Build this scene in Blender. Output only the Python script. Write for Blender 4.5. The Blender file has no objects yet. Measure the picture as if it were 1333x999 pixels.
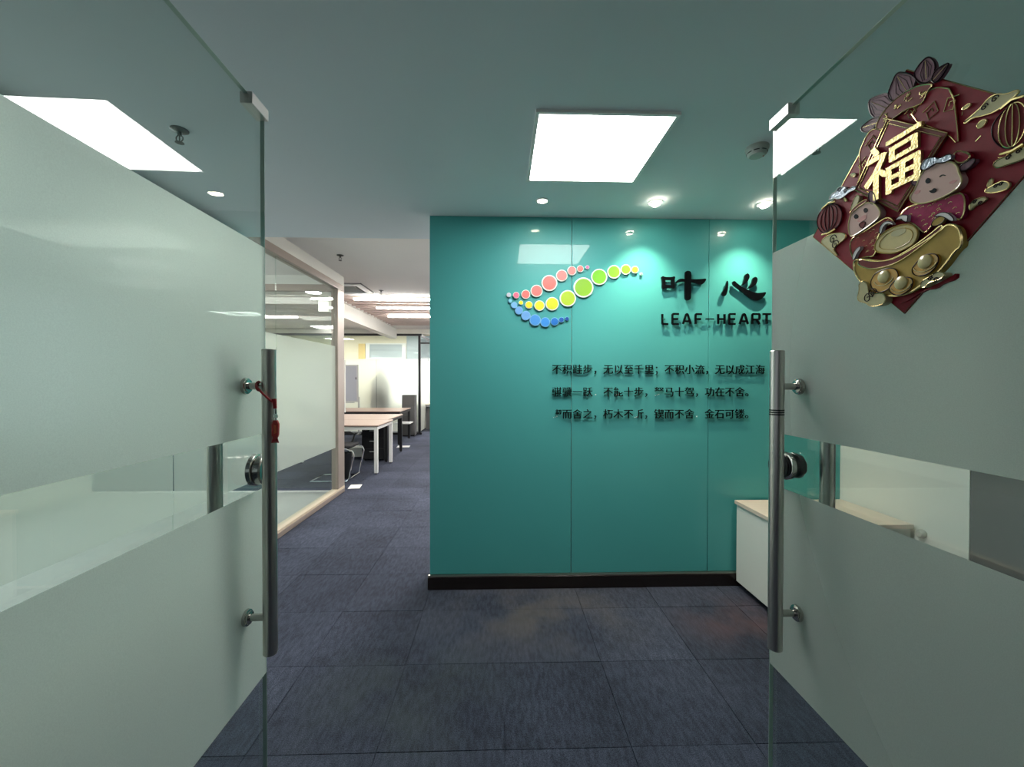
import bpy, bmesh, math, random
from mathutils import Vector, Matrix
random.seed(7)
COL = bpy.context.scene.collection
SC = bpy.context.scene
R = math.radians

# ---------------------------------------------------------------- camera
def make_camera():
    yaw, pitch, roll, f = 0.0287, -0.0099, 0.0013, 543.0
    fw = Vector((math.sin(yaw)*math.cos(pitch), math.cos(yaw)*math.cos(pitch), math.sin(pitch)))
    r = Vector((math.cos(yaw), -math.sin(yaw), 0)); u = r.cross(fw)
    c, s = math.cos(roll), math.sin(roll)
    r2 = c*r + s*u; u2 = -s*r + c*u
    cam = bpy.data.cameras.new('camera'); o = bpy.data.objects.new('camera', cam); COL.objects.link(o)
    m = Matrix((r2, u2, -fw)).transposed().to_4x4(); m.translation = (0, 0, 1.45)
    o.matrix_world = m
    cam.sensor_width = 36; cam.lens = f/1333*36; cam.clip_start = .02; cam.clip_end = 100
    cam.shift_y = 0.5/1333
    SC.camera = o
make_camera()

# ---------------------------------------------------------------- world, exposure
w = bpy.data.worlds.new('world'); SC.world = w; w.use_nodes = True
w.node_tree.nodes['Background'].inputs[0].default_value = (.75, .86, 1, 1)
w.node_tree.nodes['Background'].inputs[1].default_value = .5
SC.view_settings.view_transform = 'Standard'; SC.view_settings.look = 'None'
SC.view_settings.exposure = 0.42; SC.view_settings.gamma = 1
SC.cycles.max_bounces = 10; SC.cycles.transparent_max_bounces = 24
SC.cycles.glossy_bounces = 5; SC.cycles.diffuse_bounces = 4; SC.cycles.transmission_bounces = 6
SC.cycles.use_denoising = True
SC.cycles.caustics_reflective = False; SC.cycles.caustics_refractive = False
SC.cycles.sample_clamp_indirect = 6

# lamp strengths (each is used in its own lamp's builder)
PANEL_E, OFFICE_E, MEET_E, GLASSROOM_E, CORRIDOR_E = 19.0, 55.0, 7.0, 25.0, 1.6
SPOT_W = (4, 36, 32)
WINDOW_FILL_E, DAYLIGHT_E, MEET_FILL_E = 3.2, .35, 2.6

# ---------------------------------------------------------------- materials
M = {}
def lin(c):
    return tuple(((v/255)/12.92 if v/255 <= .04045 else ((v/255+.055)/1.055)**2.4) for v in c)
def mat(name, c, rough=.5, metal=0, noise=0, nscale=40, bump=0, bscale=200, coat=0, spec=.5, emis=None, es=1, stretch=None):
    m = bpy.data.materials.new(name); m.use_nodes = True; nt = m.node_tree
    b = nt.nodes['Principled BSDF']
    b.inputs['Base Color'].default_value = (*c, 1); b.inputs['Roughness'].default_value = rough
    b.inputs['Metallic'].default_value = metal; b.inputs['Coat Weight'].default_value = coat
    b.inputs['Coat Roughness'].default_value = .02
    b.inputs['Specular IOR Level'].default_value = spec
    g = nt.nodes.new('ShaderNodeNewGeometry')
    src = g.outputs['Position']
    if stretch:
        mp = nt.nodes.new('ShaderNodeMapping'); mp.inputs['Scale'].default_value = stretch
        nt.links.new(src, mp.inputs[0]); src = mp.outputs[0]
    if noise:
        n = nt.nodes.new('ShaderNodeTexNoise'); n.inputs['Scale'].default_value = nscale; n.inputs['Detail'].default_value = 4
        nt.links.new(src, n.inputs['Vector'])
        r = nt.nodes.new('ShaderNodeMapRange'); r.inputs['To Min'].default_value = 1-noise; r.inputs['To Max'].default_value = 1+noise
        nt.links.new(n.outputs['Fac'], r.inputs[0])
        v = nt.nodes.new('ShaderNodeVectorMath'); v.operation = 'SCALE'; v.inputs[0].default_value = c
        nt.links.new(r.outputs[0], v.inputs['Scale']); nt.links.new(v.outputs[0], b.inputs['Base Color'])
    if bump:
        n = nt.nodes.new('ShaderNodeTexNoise'); n.inputs['Scale'].default_value = bscale; n.inputs['Detail'].default_value = 3
        nt.links.new(src, n.inputs['Vector'])
        k = nt.nodes.new('ShaderNodeBump'); k.inputs['Strength'].default_value = bump; k.inputs['Distance'].default_value = .002
        nt.links.new(n.outputs['Fac'], k.inputs['Height']); nt.links.new(k.outputs[0], b.inputs['Normal'])
    if emis:
        b.inputs['Emission Color'].default_value = (*emis, 1); b.inputs['Emission Strength'].default_value = es
    M[name] = m; return m
def emitter(name, c, s):
    m = bpy.data.materials.new(name); m.use_nodes = True; nt = m.node_tree
    nt.nodes.remove(nt.nodes['Principled BSDF'])
    e = nt.nodes.new('ShaderNodeEmission'); e.inputs[0].default_value = (*c, 1); e.inputs[1].default_value = s
    nt.links.new(e.outputs[0], nt.nodes['Material Output'].inputs[0]); M[name] = m; return m
def schlick(nt, f0=.04):
    lw = nt.nodes.new('ShaderNodeLayerWeight'); lw.inputs[0].default_value = .5
    p = nt.nodes.new('ShaderNodeMath'); p.operation = 'POWER'; p.inputs[1].default_value = 5
    nt.links.new(lw.outputs['Facing'], p.inputs[0])
    a = nt.nodes.new('ShaderNodeMath'); a.operation = 'MULTIPLY_ADD'; a.inputs[1].default_value = 1-f0; a.inputs[2].default_value = f0
    nt.links.new(p.outputs[0], a.inputs[0]); return a.outputs[0]
def glass(name, tint, f0=.045, haze=0):
    m = bpy.data.materials.new(name); m.use_nodes = True; nt = m.node_tree
    nt.nodes.remove(nt.nodes['Principled BSDF'])
    t = nt.nodes.new('ShaderNodeBsdfTransparent'); t.inputs[0].default_value = (*tint, 1)
    g = nt.nodes.new('ShaderNodeBsdfGlossy'); g.inputs['Roughness'].default_value = 0.0
    x = nt.nodes.new('ShaderNodeMixShader'); nt.links.new(schlick(nt, f0), x.inputs[0])
    base = t.outputs[0]
    if haze:
        d = nt.nodes.new('ShaderNodeBsdfDiffuse'); d.inputs[0].default_value = (.6, .65, .6, 1)
        h = nt.nodes.new('ShaderNodeMixShader'); h.inputs[0].default_value = haze
        nt.links.new(base, h.inputs[1]); nt.links.new(d.outputs[0], h.inputs[2]); base = h.outputs[0]
    nt.links.new(base, x.inputs[1]); nt.links.new(g.outputs[0], x.inputs[2])
    nt.links.new(x.outputs[0], nt.nodes['Material Output'].inputs[0]); M[name] = m; return m
def film(name, c, see=.1, trans=.55, rough=.35, blur=.25):
    """frosted film: translucent + diffuse scatter, a little rough see-through, some clear"""
    m = bpy.data.materials.new(name); m.use_nodes = True; nt = m.node_tree
    nt.nodes.remove(nt.nodes['Principled BSDF'])
    d = nt.nodes.new('ShaderNodeBsdfDiffuse'); tr = nt.nodes.new('ShaderNodeBsdfTranslucent')
    rf = nt.nodes.new('ShaderNodeBsdfRefraction'); rf.inputs['IOR'].default_value = 1.22; rf.inputs['Roughness'].default_value = rough
    tp = nt.nodes.new('ShaderNodeBsdfTransparent'); gl = nt.nodes.new('ShaderNodeBsdfGlossy'); gl.inputs['Roughness'].default_value = .6
    n = nt.nodes.new('ShaderNodeTexNoise'); n.inputs['Scale'].default_value = 500
    tc = nt.nodes.new('ShaderNodeNewGeometry'); nt.links.new(tc.outputs['Position'], n.inputs['Vector'])
    r = nt.nodes.new('ShaderNodeMapRange'); r.inputs['To Min'].default_value = .9; r.inputs['To Max'].default_value = 1.1
    nt.links.new(n.outputs['Fac'], r.inputs[0])
    v = nt.nodes.new('ShaderNodeVectorMath'); v.operation = 'SCALE'; v.inputs[0].default_value = c
    nt.links.new(r.outputs[0], v.inputs['Scale'])
    for s in (d, tr, rf): nt.links.new(v.outputs[0], s.inputs['Color'])
    a = nt.nodes.new('ShaderNodeMixShader'); a.inputs[0].default_value = trans
    nt.links.new(d.outputs[0], a.inputs[1]); nt.links.new(tr.outputs[0], a.inputs[2])
    b = nt.nodes.new('ShaderNodeMixShader'); b.inputs[0].default_value = blur
    nt.links.new(a.outputs[0], b.inputs[1]); nt.links.new(rf.outputs[0], b.inputs[2])
    e = nt.nodes.new('ShaderNodeMixShader'); e.inputs[0].default_value = see
    nt.links.new(b.outputs[0], e.inputs[1]); nt.links.new(tp.outputs[0], e.inputs[2])
    f = nt.nodes.new('ShaderNodeMixShader'); sm = nt.nodes.new('ShaderNodeMath'); sm.operation = 'MULTIPLY'; sm.inputs[1].default_value = .12; nt.links.new(schlick(nt, .03), sm.inputs[0]); nt.links.new(sm.outputs[0], f.inputs[0])
    nt.links.new(e.outputs[0], f.inputs[1]); nt.links.new(gl.outputs[0], f.inputs[2])
    nt.links.new(f.outputs[0], nt.nodes['Material Output'].inputs[0]); M[name] = m; return m

mat('ceiling_paint', (.70, .76, .79), .9, noise=.03, nscale=2, bump=.1, bscale=150)
mat('office_ceiling_lit', (.84, .81, .77), .9, noise=.03, nscale=2)  # ceiling paint lightened and warmed in place of brighter office light
mat('white_wall', (.82, .81, .75), .7, noise=.03, nscale=3)
mat('grey_wall', (.11, .112, .112), .7, noise=.05, nscale=6)
mat('cream_wall', (.80, .74, .60), .8, noise=.03, nscale=3)
mat('yellow_board', (.72, .55, .25), .7, noise=.05, nscale=8)
mat('blue_grey', (.42, .48, .52), .6, noise=.04, nscale=6)
mat('teal_glass', (.078, .375, .365), .35, noise=.03, nscale=1.5, coat=.32, spec=.2)
mat('black_base', (.012, .008, .007), .25, noise=.2, nscale=20)
mat('steel_trim', (.6, .55, .48), .3, metal=1)
mat('champagne', (.36, .30, .26), .38, metal=.35, noise=.06, nscale=8)
mat('pale_wood', (.60, .50, .38), .5, noise=.12, nscale=14, stretch=(1, .15, 1))
mat('laminate', (.70, .58, .48), .4, noise=.08, nscale=10, stretch=(.3, 3, 1))
mat('table_wood', (.46, .33, .27), .35, noise=.12, nscale=8, stretch=(.3, 3, 1))
mat('white_board', (.80, .80, .76), .4, noise=.02, nscale=6)
mat('cabinet_white', (.80, .81, .75), .5, noise=.02, nscale=6)
mat('white_metal', (.80, .80, .78), .35)
mat('black_metal', (.008, .008, .009), .4)
mat('black_fabric', (.012, .012, .014), .8, noise=.3, nscale=80)
mat('chrome', (.75, .76, .78), .12, metal=1)
mat('brushed_steel', (.52, .50, .47), .30, metal=1, noise=.12, nscale=60, bump=.15, bscale=300, stretch=(1, 1, .03))
mat('polished_steel', (.50, .48, .45), .16, metal=1)
mat('dark_steel', (.10, .10, .10), .3, metal=.8)
mat('dark_rubber', (.01, .012, .012), .5)
mat('patch_steel', (.62, .60, .58), .35, metal=.6)
mat('slat_brown', (.58, .47, .43), .6, noise=.1, nscale=10)
mat('plenum', (.82, .76, .72), .9)
mat('fixture_white', (.8, .8, .78), .5)
mat('detector_plastic', (.42, .43, .40), .5, noise=.05, nscale=30)
mat('sprinkler_metal', (.12, .12, .11), .35, metal=.9)
mat('vent_grey', (.35, .35, .33), .7, noise=.1, nscale=60)
mat('black_acrylic', (.003, .004, .005), .22, spec=.25)
mat('white_acrylic', (.72, .80, .74), .4)
mat('screen_grey', (.10, .10, .10), .7, noise=.15, nscale=6)
mat('blue_board', (.38, .40, .46), .6)
mat('silver', (.5, .5, .5), .4, metal=.6)
mat('meeting_floor', (.40, .41, .39), .55, noise=.12, nscale=5)
mat('paper', (.85, .84, .8), .8)
mat('tag_print', (.55, .12, .04), .4, noise=.4, nscale=300)
mat('red_cord', (.35, .01, .015), .6, noise=.2, nscale=200)
mat('red_tag', (.38, .02, .015), .35, noise=.35, nscale=90)
mat('glue', (.75, .85, .8), .5)
glass('door_glass', (.92, .96, .945), .06)
glass('partition_glass', (.93, .965, .95), .045)
mat('glass_edge', (.50, .66, .58), .15, coat=.5)
film('door_film', (.84, .90, .85), see=.015, trans=.58, rough=.8, blur=.22)
film('partition_film', (.64, .69, .62), see=.38, trans=.5, rough=.4, blur=.12)
film('office_film', (.95, .95, .90), see=.06, trans=.75, rough=.7, blur=.4)
emitter('panel_light', (1, .985, .95), PANEL_E)
emitter('downlight_glow', (1, .90, .72), 140)
emitter('downlight_dim', (1, .88, .68), 50)
emitter('office_tube', (1, .97, .92), OFFICE_E)
emitter('office_light', (1, .97, .93), OFFICE_E*.8)
emitter('meeting_light', (1, .97, .90), MEET_E)
emitter('glass_room_light', (1, .95, .85), GLASSROOM_E)
emitter('corridor_light', (.92, .97, 1), CORRIDOR_E)
emitter('window_and_fill_glow', (.98, .99, 1), WINDOW_FILL_E)
emitter('meeting_fill', (.86, .94, 1), MEET_FILL_E)
emitter('daylight', (.86, .94, 1), DAYLIGHT_E)

def carpet_mat(name, base):
    m = mat(name, base, .95, bump=.9, bscale=420, spec=.15); nt = m.node_tree; b = nt.nodes['Principled BSDF']
    g = nt.nodes.new('ShaderNodeNewGeometry'); oi = nt.nodes.new('ShaderNodeObjectInfo')
    def N(scale, det, lo, hi, fmin=.35, fmax=.65, sc=(1, 1, 1)):
        mp = nt.nodes.new('ShaderNodeMapping'); mp.inputs['Scale'].default_value = sc; nt.links.new(g.outputs['Position'], mp.inputs[0])
        n = nt.nodes.new('ShaderNodeTexNoise'); n.inputs['Scale'].default_value = scale; n.inputs['Detail'].default_value = det
        nt.links.new(mp.outputs[0], n.inputs['Vector'])
        r = nt.nodes.new('ShaderNodeMapRange'); r.inputs['From Min'].default_value = fmin; r.inputs['From Max'].default_value = fmax
        r.inputs['To Min'].default_value = lo; r.inputs['To Max'].default_value = hi
        nt.links.new(n.outputs['Fac'], r.inputs[0]); return r.outputs[0]
    def mul(a, b_):
        x = nt.nodes.new('ShaderNodeMath'); x.operation = 'MULTIPLY'; nt.links.new(a, x.inputs[0]); nt.links.new(b_, x.inputs[1]); return x.outputs[0]
    rr = nt.nodes.new('ShaderNodeMapRange'); rr.inputs['To Min'].default_value = .87; rr.inputs['To Max'].default_value = 1.13
    nt.links.new(oi.outputs['Random'], rr.inputs[0])
    k = mul(mul(N(260, 3, .55, 1.45), N(1.6, 5, .8, 1.2)), mul(rr.outputs[0], N(60, 2, .8, 1.2, sc=(1, .25, 1))))
    v = nt.nodes.new('ShaderNodeVectorMath'); v.operation = 'SCALE'; v.inputs[0].default_value = base
    nt.links.new(k, v.inputs['Scale'])
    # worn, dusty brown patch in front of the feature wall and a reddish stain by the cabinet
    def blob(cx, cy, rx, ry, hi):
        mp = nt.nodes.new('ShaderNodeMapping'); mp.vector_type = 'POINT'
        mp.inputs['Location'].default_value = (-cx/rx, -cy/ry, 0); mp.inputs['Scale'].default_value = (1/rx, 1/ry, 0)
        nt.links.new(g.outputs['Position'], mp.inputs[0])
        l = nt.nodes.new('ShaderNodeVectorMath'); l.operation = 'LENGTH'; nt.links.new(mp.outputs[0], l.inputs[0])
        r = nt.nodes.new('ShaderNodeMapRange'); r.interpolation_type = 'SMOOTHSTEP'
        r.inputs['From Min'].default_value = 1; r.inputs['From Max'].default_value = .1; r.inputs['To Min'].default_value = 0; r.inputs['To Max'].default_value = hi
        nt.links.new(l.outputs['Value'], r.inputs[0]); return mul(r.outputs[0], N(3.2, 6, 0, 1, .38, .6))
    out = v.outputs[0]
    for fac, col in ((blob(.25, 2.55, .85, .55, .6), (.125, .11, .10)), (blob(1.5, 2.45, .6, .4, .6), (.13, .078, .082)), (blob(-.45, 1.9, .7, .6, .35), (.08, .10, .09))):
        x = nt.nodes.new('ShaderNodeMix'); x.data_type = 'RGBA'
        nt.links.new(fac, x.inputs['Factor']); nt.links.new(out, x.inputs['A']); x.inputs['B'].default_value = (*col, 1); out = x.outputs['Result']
    nt.links.new(out, b.inputs['Base Color'])
carpet_mat('carpet', (.054, .062, .090))

# ---------------------------------------------------------------- mesh helpers
def bx(bm, x0, x1, y0, y1, z0, z1, mi=0):
    vs = [bm.verts.new((x, y, z)) for z in (z0, z1) for y in (y0, y1) for x in (x0, x1)]
    for f in ((0, 2, 3, 1), (4, 5, 7, 6), (0, 1, 5, 4), (2, 6, 7, 3), (0, 4, 6, 2), (1, 3, 7, 5)):
        bm.faces.new([vs[i] for i in f]).material_index = mi
def cyl(bm, p0, p1, r0, r1=None, n=20, mi=0, cap=True):
    p0, p1 = Vector(p0), Vector(p1); r1 = r0 if r1 is None else r1
    d = (p1-p0).normalized(); a = d.orthogonal().normalized(); b = d.cross(a)
    A = []; B = []
    for i in range(n):
        t = 2*math.pi*i/n; v = a*math.cos(t)+b*math.sin(t)
        A.append(bm.verts.new(p0+v*r0)); B.append(bm.verts.new(p1+v*r1))
    for i in range(n):
        f = bm.faces.new((A[i], A[(i+1) % n], B[(i+1) % n], B[i])); f.material_index = mi; f.smooth = True
    if cap:
        bm.faces.new(A[::-1]).material_index = mi; bm.faces.new(B).material_index = mi
def tube(bm, pts, r, n=8, mi=0, closed=False):
    pts = [Vector(p) for p in pts]; rings = []; m = len(pts)
    up = None
    for i, p in enumerate(pts):
        if closed: d = pts[(i+1) % m]-pts[i-1]
        else: d = pts[min(i+1, m-1)]-pts[max(i-1, 0)]
        d.normalize()
        a = d.orthogonal().normalized() if up is None else (up-d*up.dot(d)).normalized(); up = a
        b = d.cross(a); rr = r[i] if isinstance(r, (list, tuple)) else r
        rings.append([bm.verts.new(p+(a*math.cos(2*math.pi*k/n)+b*math.sin(2*math.pi*k/n))*rr) for k in range(n)])
    rng = range(m) if closed else range(m-1)
    for i in rng:
        A, B = rings[i], rings[(i+1) % m]
        for k in range(n):
            f = bm.faces.new((A[k], A[(k+1) % n], B[(k+1) % n], B[k])); f.smooth = True; f.material_index = mi
    if not closed:
        bm.faces.new(rings[0][::-1]).material_index = mi; bm.faces.new(rings[-1]).material_index = mi
def lathe(bm, prof, o=(0, 0, 0), ax='z', n=28, mi=0):
    """prof = [(r, h)...] spun round an axis through o"""
    rings = []
    for r, h in prof:
        ring = []
        for i in range(n):
            t = 2*math.pi*i/n; c, s = math.cos(t)*max(r, 1e-5), math.sin(t)*max(r, 1e-5)
            p = (c, s, h) if ax == 'z' else ((h, c, s) if ax == 'x' else (c, h, s))
            ring.append(bm.verts.new((p[0]+o[0], p[1]+o[1], p[2]+o[2])))
        rings.append(ring)
    for A, B in zip(rings, rings[1:]):
        for i in range(n):
            f = bm.faces.new((A[i], A[(i+1) % n], B[(i+1) % n], B[i])); f.smooth = True; f.material_index = mi
def smooth_poly(pts, it=2):
    for _ in range(it):
        q = []
        for i in range(len(pts)):
            a, b = pts[i], pts[(i+1) % len(pts)]
            q += [(a[0]*.75+b[0]*.25, a[1]*.75+b[1]*.25), (a[0]*.25+b[0]*.75, a[1]*.25+b[1]*.75)]
        pts = q
    return pts
def extrude_poly(bm, outer, holes, fn, h0, h1, bev=0, mi=0):
    """flat outline (with holes) between two heights; fn(u, v, h) -> position"""
    for h, flip in ((h0, True), (h1, False)):
        tmp = bmesh.new(); loops = []
        for L in [outer]+holes:
            vs = [tmp.verts.new((p[0], p[1], 0)) for p in L]
            for i in range(len(vs)): tmp.edges.new((vs[i], vs[(i+1) % len(vs)]))
        bmesh.ops.triangle_fill(tmp, use_beauty=True, edges=tmp.edges[:])
        mp = {v: bm.verts.new(fn(v.co.x, v.co.y, h)) for v in tmp.verts}
        for f in tmp.faces:
            try: bm.faces.new([mp[v] for v in f.verts]).material_index = mi
            except ValueError: pass
        tmp.free()
    for L in [outer]+holes:
        A = [bm.verts.new(fn(p[0], p[1], h0)) for p in L]; B = [bm.verts.new(fn(p[0], p[1], h1)) for p in L]
        for i in range(len(L)):
            j = (i+1) % len(L); bm.faces.new((A[i], A[j], B[j], B[i])).material_index = mi
def ribbon(pts, w, closed=False):
    """outline polygon(s) of a stroke of width w along pts"""
    n = len(pts); l = []; r = []
    for i in range(n):
        a = pts[i-1] if (i or closed) else pts[0]; b = pts[(i+1) % n] if (i < n-1 or closed) else pts[-1]; p = pts[i]
        d1 = Vector((p[0]-a[0], p[1]-a[1])); d2 = Vector((b[0]-p[0], b[1]-p[1]))
        if d1.length < 1e-9: d1 = d2
        if d2.length < 1e-9: d2 = d1
        d1.normalize(); d2.normalize(); t = (d1+d2)
        t = t.normalized() if t.length > 1e-6 else d1
        nn = Vector((-t.y, t.x)); k = w/2/max(.45, nn.dot(Vector((-d1.y, d1.x))))
        l.append((p[0]+nn.x*k, p[1]+nn.y*k)); r.append((p[0]-nn.x*k, p[1]-nn.y*k))
    return l, r
def obj(name, bm, mats, parent=None, loc=None, label=None, cat=None, group=None, kind=None, bevel=0, seg=2):
    bmesh.ops.recalc_face_normals(bm, faces=bm.faces[:])
    me = bpy.data.meshes.new(name); bm.to_mesh(me); bm.free(); me.set_sharp_from_angle(angle=R(38))
    if not isinstance(mats, (list, tuple)): mats = [mats]
    for m in mats: me.materials.append(M[m] if isinstance(m, str) else m)
    o = bpy.data.objects.new(name, me); COL.objects.link(o)
    if parent: o.parent = parent
    if loc: o.location = loc
    tag(o, label, cat, group, kind)
    if bevel:
        b = o.modifiers.new('bevel', 'BEVEL'); b.width = bevel; b.segments = seg; b.limit_method = 'ANGLE'; b.angle_limit = R(40)
    return o
def tag(o, label=None, cat=None, group=None, kind=None):
    if label: o['label'] = label
    if cat: o['category'] = cat
    if group: o['group'] = group
    if kind: o['kind'] = kind
def thing(name, label, cat, loc=(0, 0, 0), rz=0, group=None, kind=None):
    o = bpy.data.objects.new(name, None); COL.objects.link(o); o.location = loc; o.rotation_euler = (0, 0, rz)
    o.empty_display_size = .1; tag(o, label, cat, group, kind); return o
def box(name, m, x0, x1, y0, y1, z0, z1, parent=None, bevel=0, **k):
    b = bmesh.new(); bx(b, x0, x1, y0, y1, z0, z1); return obj(name, b, m, parent, bevel=bevel, **k)
def film_sheet(name, m, x0, x1, y0, y1, z0, z1, parent):
    b = bmesh.new()
    if abs(x1-x0) < abs(y1-y0): c = [((x0+x1)/2, y, z) for y, z in ((y0, z0), (y1, z0), (y1, z1), (y0, z1))]
    else: c = [(x, (y0+y1)/2, z) for x, z in ((x0, z0), (x1, z0), (x1, z1), (x0, z1))]
    b.faces.new([b.verts.new(p) for p in c]); return obj(name, b, m, parent)
def copy_thing(root, loc, rz=None, label=None):
    r = root.copy(); COL.objects.link(r); r.location = loc
    if rz is not None: r.rotation_euler = (0, 0, rz)
    if label: r['label'] = label
    for ch in root.children:
        c = ch.copy(); COL.objects.link(c); c.parent = r
        for g in ch.children:
            d = g.copy(); COL.objects.link(d); d.parent = c
    return r

# ================================================================ THE SETTING
H, H2 = 2.579, 2.773           # lobby ceiling, office ceiling
WY = 2.894                     # face of the teal wall
PX_ = -2.013                   # glass partition
# floor slab and its carpet tiles
fl = box('floor', 'carpet', -7, 3, -3.4, 16, -.15, -.007, label='dark navy carpet tile floor running from lobby into office', cat='floor', kind='structure')
tb = bmesh.new(); bx(tb, -.2485, .2485, -.2485, .2485, -.006, 0)
tile_me = None
for iy in range(-1, 21):
    for ix in range(-7, 5):
        x = .02+.5*ix+.25; y = .62+.5*iy+.25; x0 = x
        if x > 2.6 or (y > 3.2 and x > .3): continue
        if x < -2.1 and y < 5.46: continue
        if y > 7.8 and x > -.9: continue
        if tile_me is None:
            o = obj('carpet_tile', tb, 'carpet', fl, (x, y, 0)); tile_me = o.data
            mdf = None
        else:
            o = bpy.data.objects.new('carpet_tile', tile_me); COL.objects.link(o); o.parent = fl; o.location = (x, y, 0)
        o.location.z = random.uniform(-.0012, .0008); o.rotation_euler = (0, 0, random.choice((0, math.pi/2, math.pi))+random.uniform(-.002, .002))
box('carpet_surround', 'carpet', -7, -2.2, 5.47, 15.9, -.006, -.001, fl, kind='stuff')
box('meeting_room_floor', 'meeting_floor', -5.2, -2.19, .5, 5.42, -.006, .004, fl, label='light grey floor of the meeting room')
# ceilings
ce = thing('ceiling', 'smooth painted ceiling, lower over lobby and higher over office', 'ceiling', kind='structure')
def slab(x0, x1, y0, y1, z0, z1, m='ceiling_paint', n='ceiling_slab'): return box(n, m, x0, x1, y0, y1, z0, z1, ce)
slab(-2.07, 2.9, -3.4, 3.373, H, 2.9)                    # lobby and corridor
slab(-7, 2.9, 3.374, 6.634, H2, 3.2, 'office_ceiling_lit')                     # office, near part
slab(-7, -2.66, 6.634, 11.06, H2, 3.2, 'office_ceiling_lit')                   # soffit beside the slatted bay
slab(-2.66, 2.9, 10.3, 11.06, H2, 3.2, 'office_ceiling_lit')
slab(-2.66, 2.9, 6.634, 10.3, 3.05, 3.2, 'plenum')       # above the slats
slab(-7, 2.9, 11.06, 16, 2.95, 3.2)
slab(-7, -2.07, -3.4, 3.373, 2.75, 3.2)                  # meeting room
sl = thing('ceiling_trim', 'brown slatted ceiling bay over the office desks', 'slatted ceiling', (0, 0, 0), kind='structure')
for i in range(16):
    y = 6.90+i*.222
    box('slat', 'slat_brown', -2.66, 1.2, y, y+.05, 2.775, 2.86, sl)
# beam beside the slatted bay
box('beam', 'white_wall', -2.86, -2.70, 6.66, 11.0, 2.52, H2, label='white bulkhead beam beside the slatted ceiling bay', cat='beam', kind='structure')

# feature wall
wb = box('wall_back', 'white_wall', -.4846, 2.62, WY+.016, 3.2, 0, 2.773, label='teal glass clad feature wall carrying the company sign', cat='wall', kind='structure')
for a, b in ((-.4846, .4965), (.4995, 1.4635), (1.4665, 2.421)):
    box('glass_panel', 'teal_glass', a, b, WY, WY+.014, .098, H-.001, wb, bevel=.002)
box('baseboard_back', 'black_base', -.497, 2.421, WY-.022, WY+.02, 0, .088, bevel=.003, label='black baseboard under the teal wall', cat='baseboard', kind='structure')
box('trim_1', 'steel_trim', -.495, 2.421, WY-.016, WY+.002, .0885, .0975, label='thin metal strip on top of the black baseboard', cat='trim', kind='structure')
# right side
box('wall_right', 'white_wall', 2.421, 2.62, 2.077, WY+.016, 0, H, label='white side wall behind the low cabinet', cat='wall', kind='structure')
box('wall_front_right', 'grey_wall', 2.425, 2.62, .55, 2.076, 0, H, label='grey wall section beyond the open glass door', cat='wall', kind='structure')
box('wall_entrance_right', 'white_wall', .90, 2.9, .34, .46, 0, H, label='entrance wall beside the right door leaf', cat='wall', kind='structure')
box('wall_entrance_left', 'white_wall', -7, -2.06, .30, .44, 0, 3.2, label='meeting room end wall at the entrance side', cat='wall', kind='structure')
box('wall_left', 'white_wall', -5.4, -5.2, .44, 5.46, 0, 2.8, label='far white wall of the glazed meeting room', cat='wall', kind='structure')
box('wall_east', 'white_wall', 2.62, 2.9, 3.2, 16, 0, 3.2, label='side wall of the office behind the feature wall', cat='wall', kind='structure')
box('wall_west', 'cream_wall', -7.1, -6.9, 5.5, 16, 0, 3.2, label='cream side wall of the open office', cat='wall', kind='structure')
box('wall_corridor', 'grey_wall', -7, 2.9, -3.5, -3.3, 0, 3.2, label='corridor wall opposite the entrance', cat='wall', kind='structure')
cw = thing('window_8', 'wide corridor windows behind the entrance', 'window', (0, -3.29, 0), kind='structure')
for x0, x1 in ((-6.4, -4.6), (-4.5, -2.7), (-2.6, -1.1)):
    box('pane', 'daylight', x0, x1, 0, .02, .75, 2.35, cw)
b = bmesh.new()
for x in (-6.5, -4.6, -2.7, -1.1): bx(b, x, x+.1, 0, .05, .65, 2.45)
obj('window_frame', b, 'white_metal', cw)
mw = thing('meeting_fill_panel', 'added glowing panes on the far wall of the glazed meeting room', 'window', (-5.19, 0, 0), kind='structure')  # made-up window: glowing panes added to brighten the left door's upper film
for y0, y1 in ((.8, 2.2), (2.3, 3.7), (3.8, 5.2)): box('pane', 'meeting_fill', 0, .02, y0, y1, .9, 2.45, mw)
b = bmesh.new()
for y in (.7, 2.2, 3.7, 5.2): bx(b, 0, .05, y, y+.1, .8, 2.55)
obj('window_frame', b, 'white_metal', mw)
box('wall_corridor_right', 'white_wall', 2.9, 3.0, -3.4, .46, 0, 3.2, label='corridor end wall', cat='wall', kind='structure')
# entrance header and fixed light beside the left door leaf
box('lintel', 'champagne', -2.06, .90, .36, .44, 2.26, H, label='header over the double glass doors', cat='lintel', kind='structure')
box('window_3', 'partition_glass', -2.0, -.74, .395, .405, .0, 2.26, label='fixed glass beside the left door leaf', cat='window', kind='structure')

# glass partition of the meeting room
def pane(name, x0, x1, y0, y1, z0, z1, parent, m='partition_glass'): return box(name, m, x0, x1, y0, y1, z0, z1, parent)
w1 = thing('window_1', 'glass meeting room partition with frosted band along the corridor', 'glass partition', (PX_, 0, 0), kind='structure')
ys = [.45, 1.46, 2.67, 3.884, 5.25]
for a, b in zip(ys, ys[1:]):
    pane('glass_pane', -.046, -.034, a+.002, b-.002, .06, 2.58, w1)
    film_sheet('frosted_film', 'partition_film', -.0339, -.0334, a+.004, b-.004, .60, 1.865, w1)
b = bmesh.new(); bx(b, -.09, 0, .44, 5.46, 0, .078); obj('bottom_rail', b, 'pale_wood', w1, bevel=.003)
b = bmesh.new(); bx(b, -.012, .002, .44, 5.455, .004, .05); obj('rail_face', b, 'champagne', w1)
box('top_rail', 'champagne', -.09, .0, .44, 3.3, 2.535, 2.578, w1)
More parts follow.
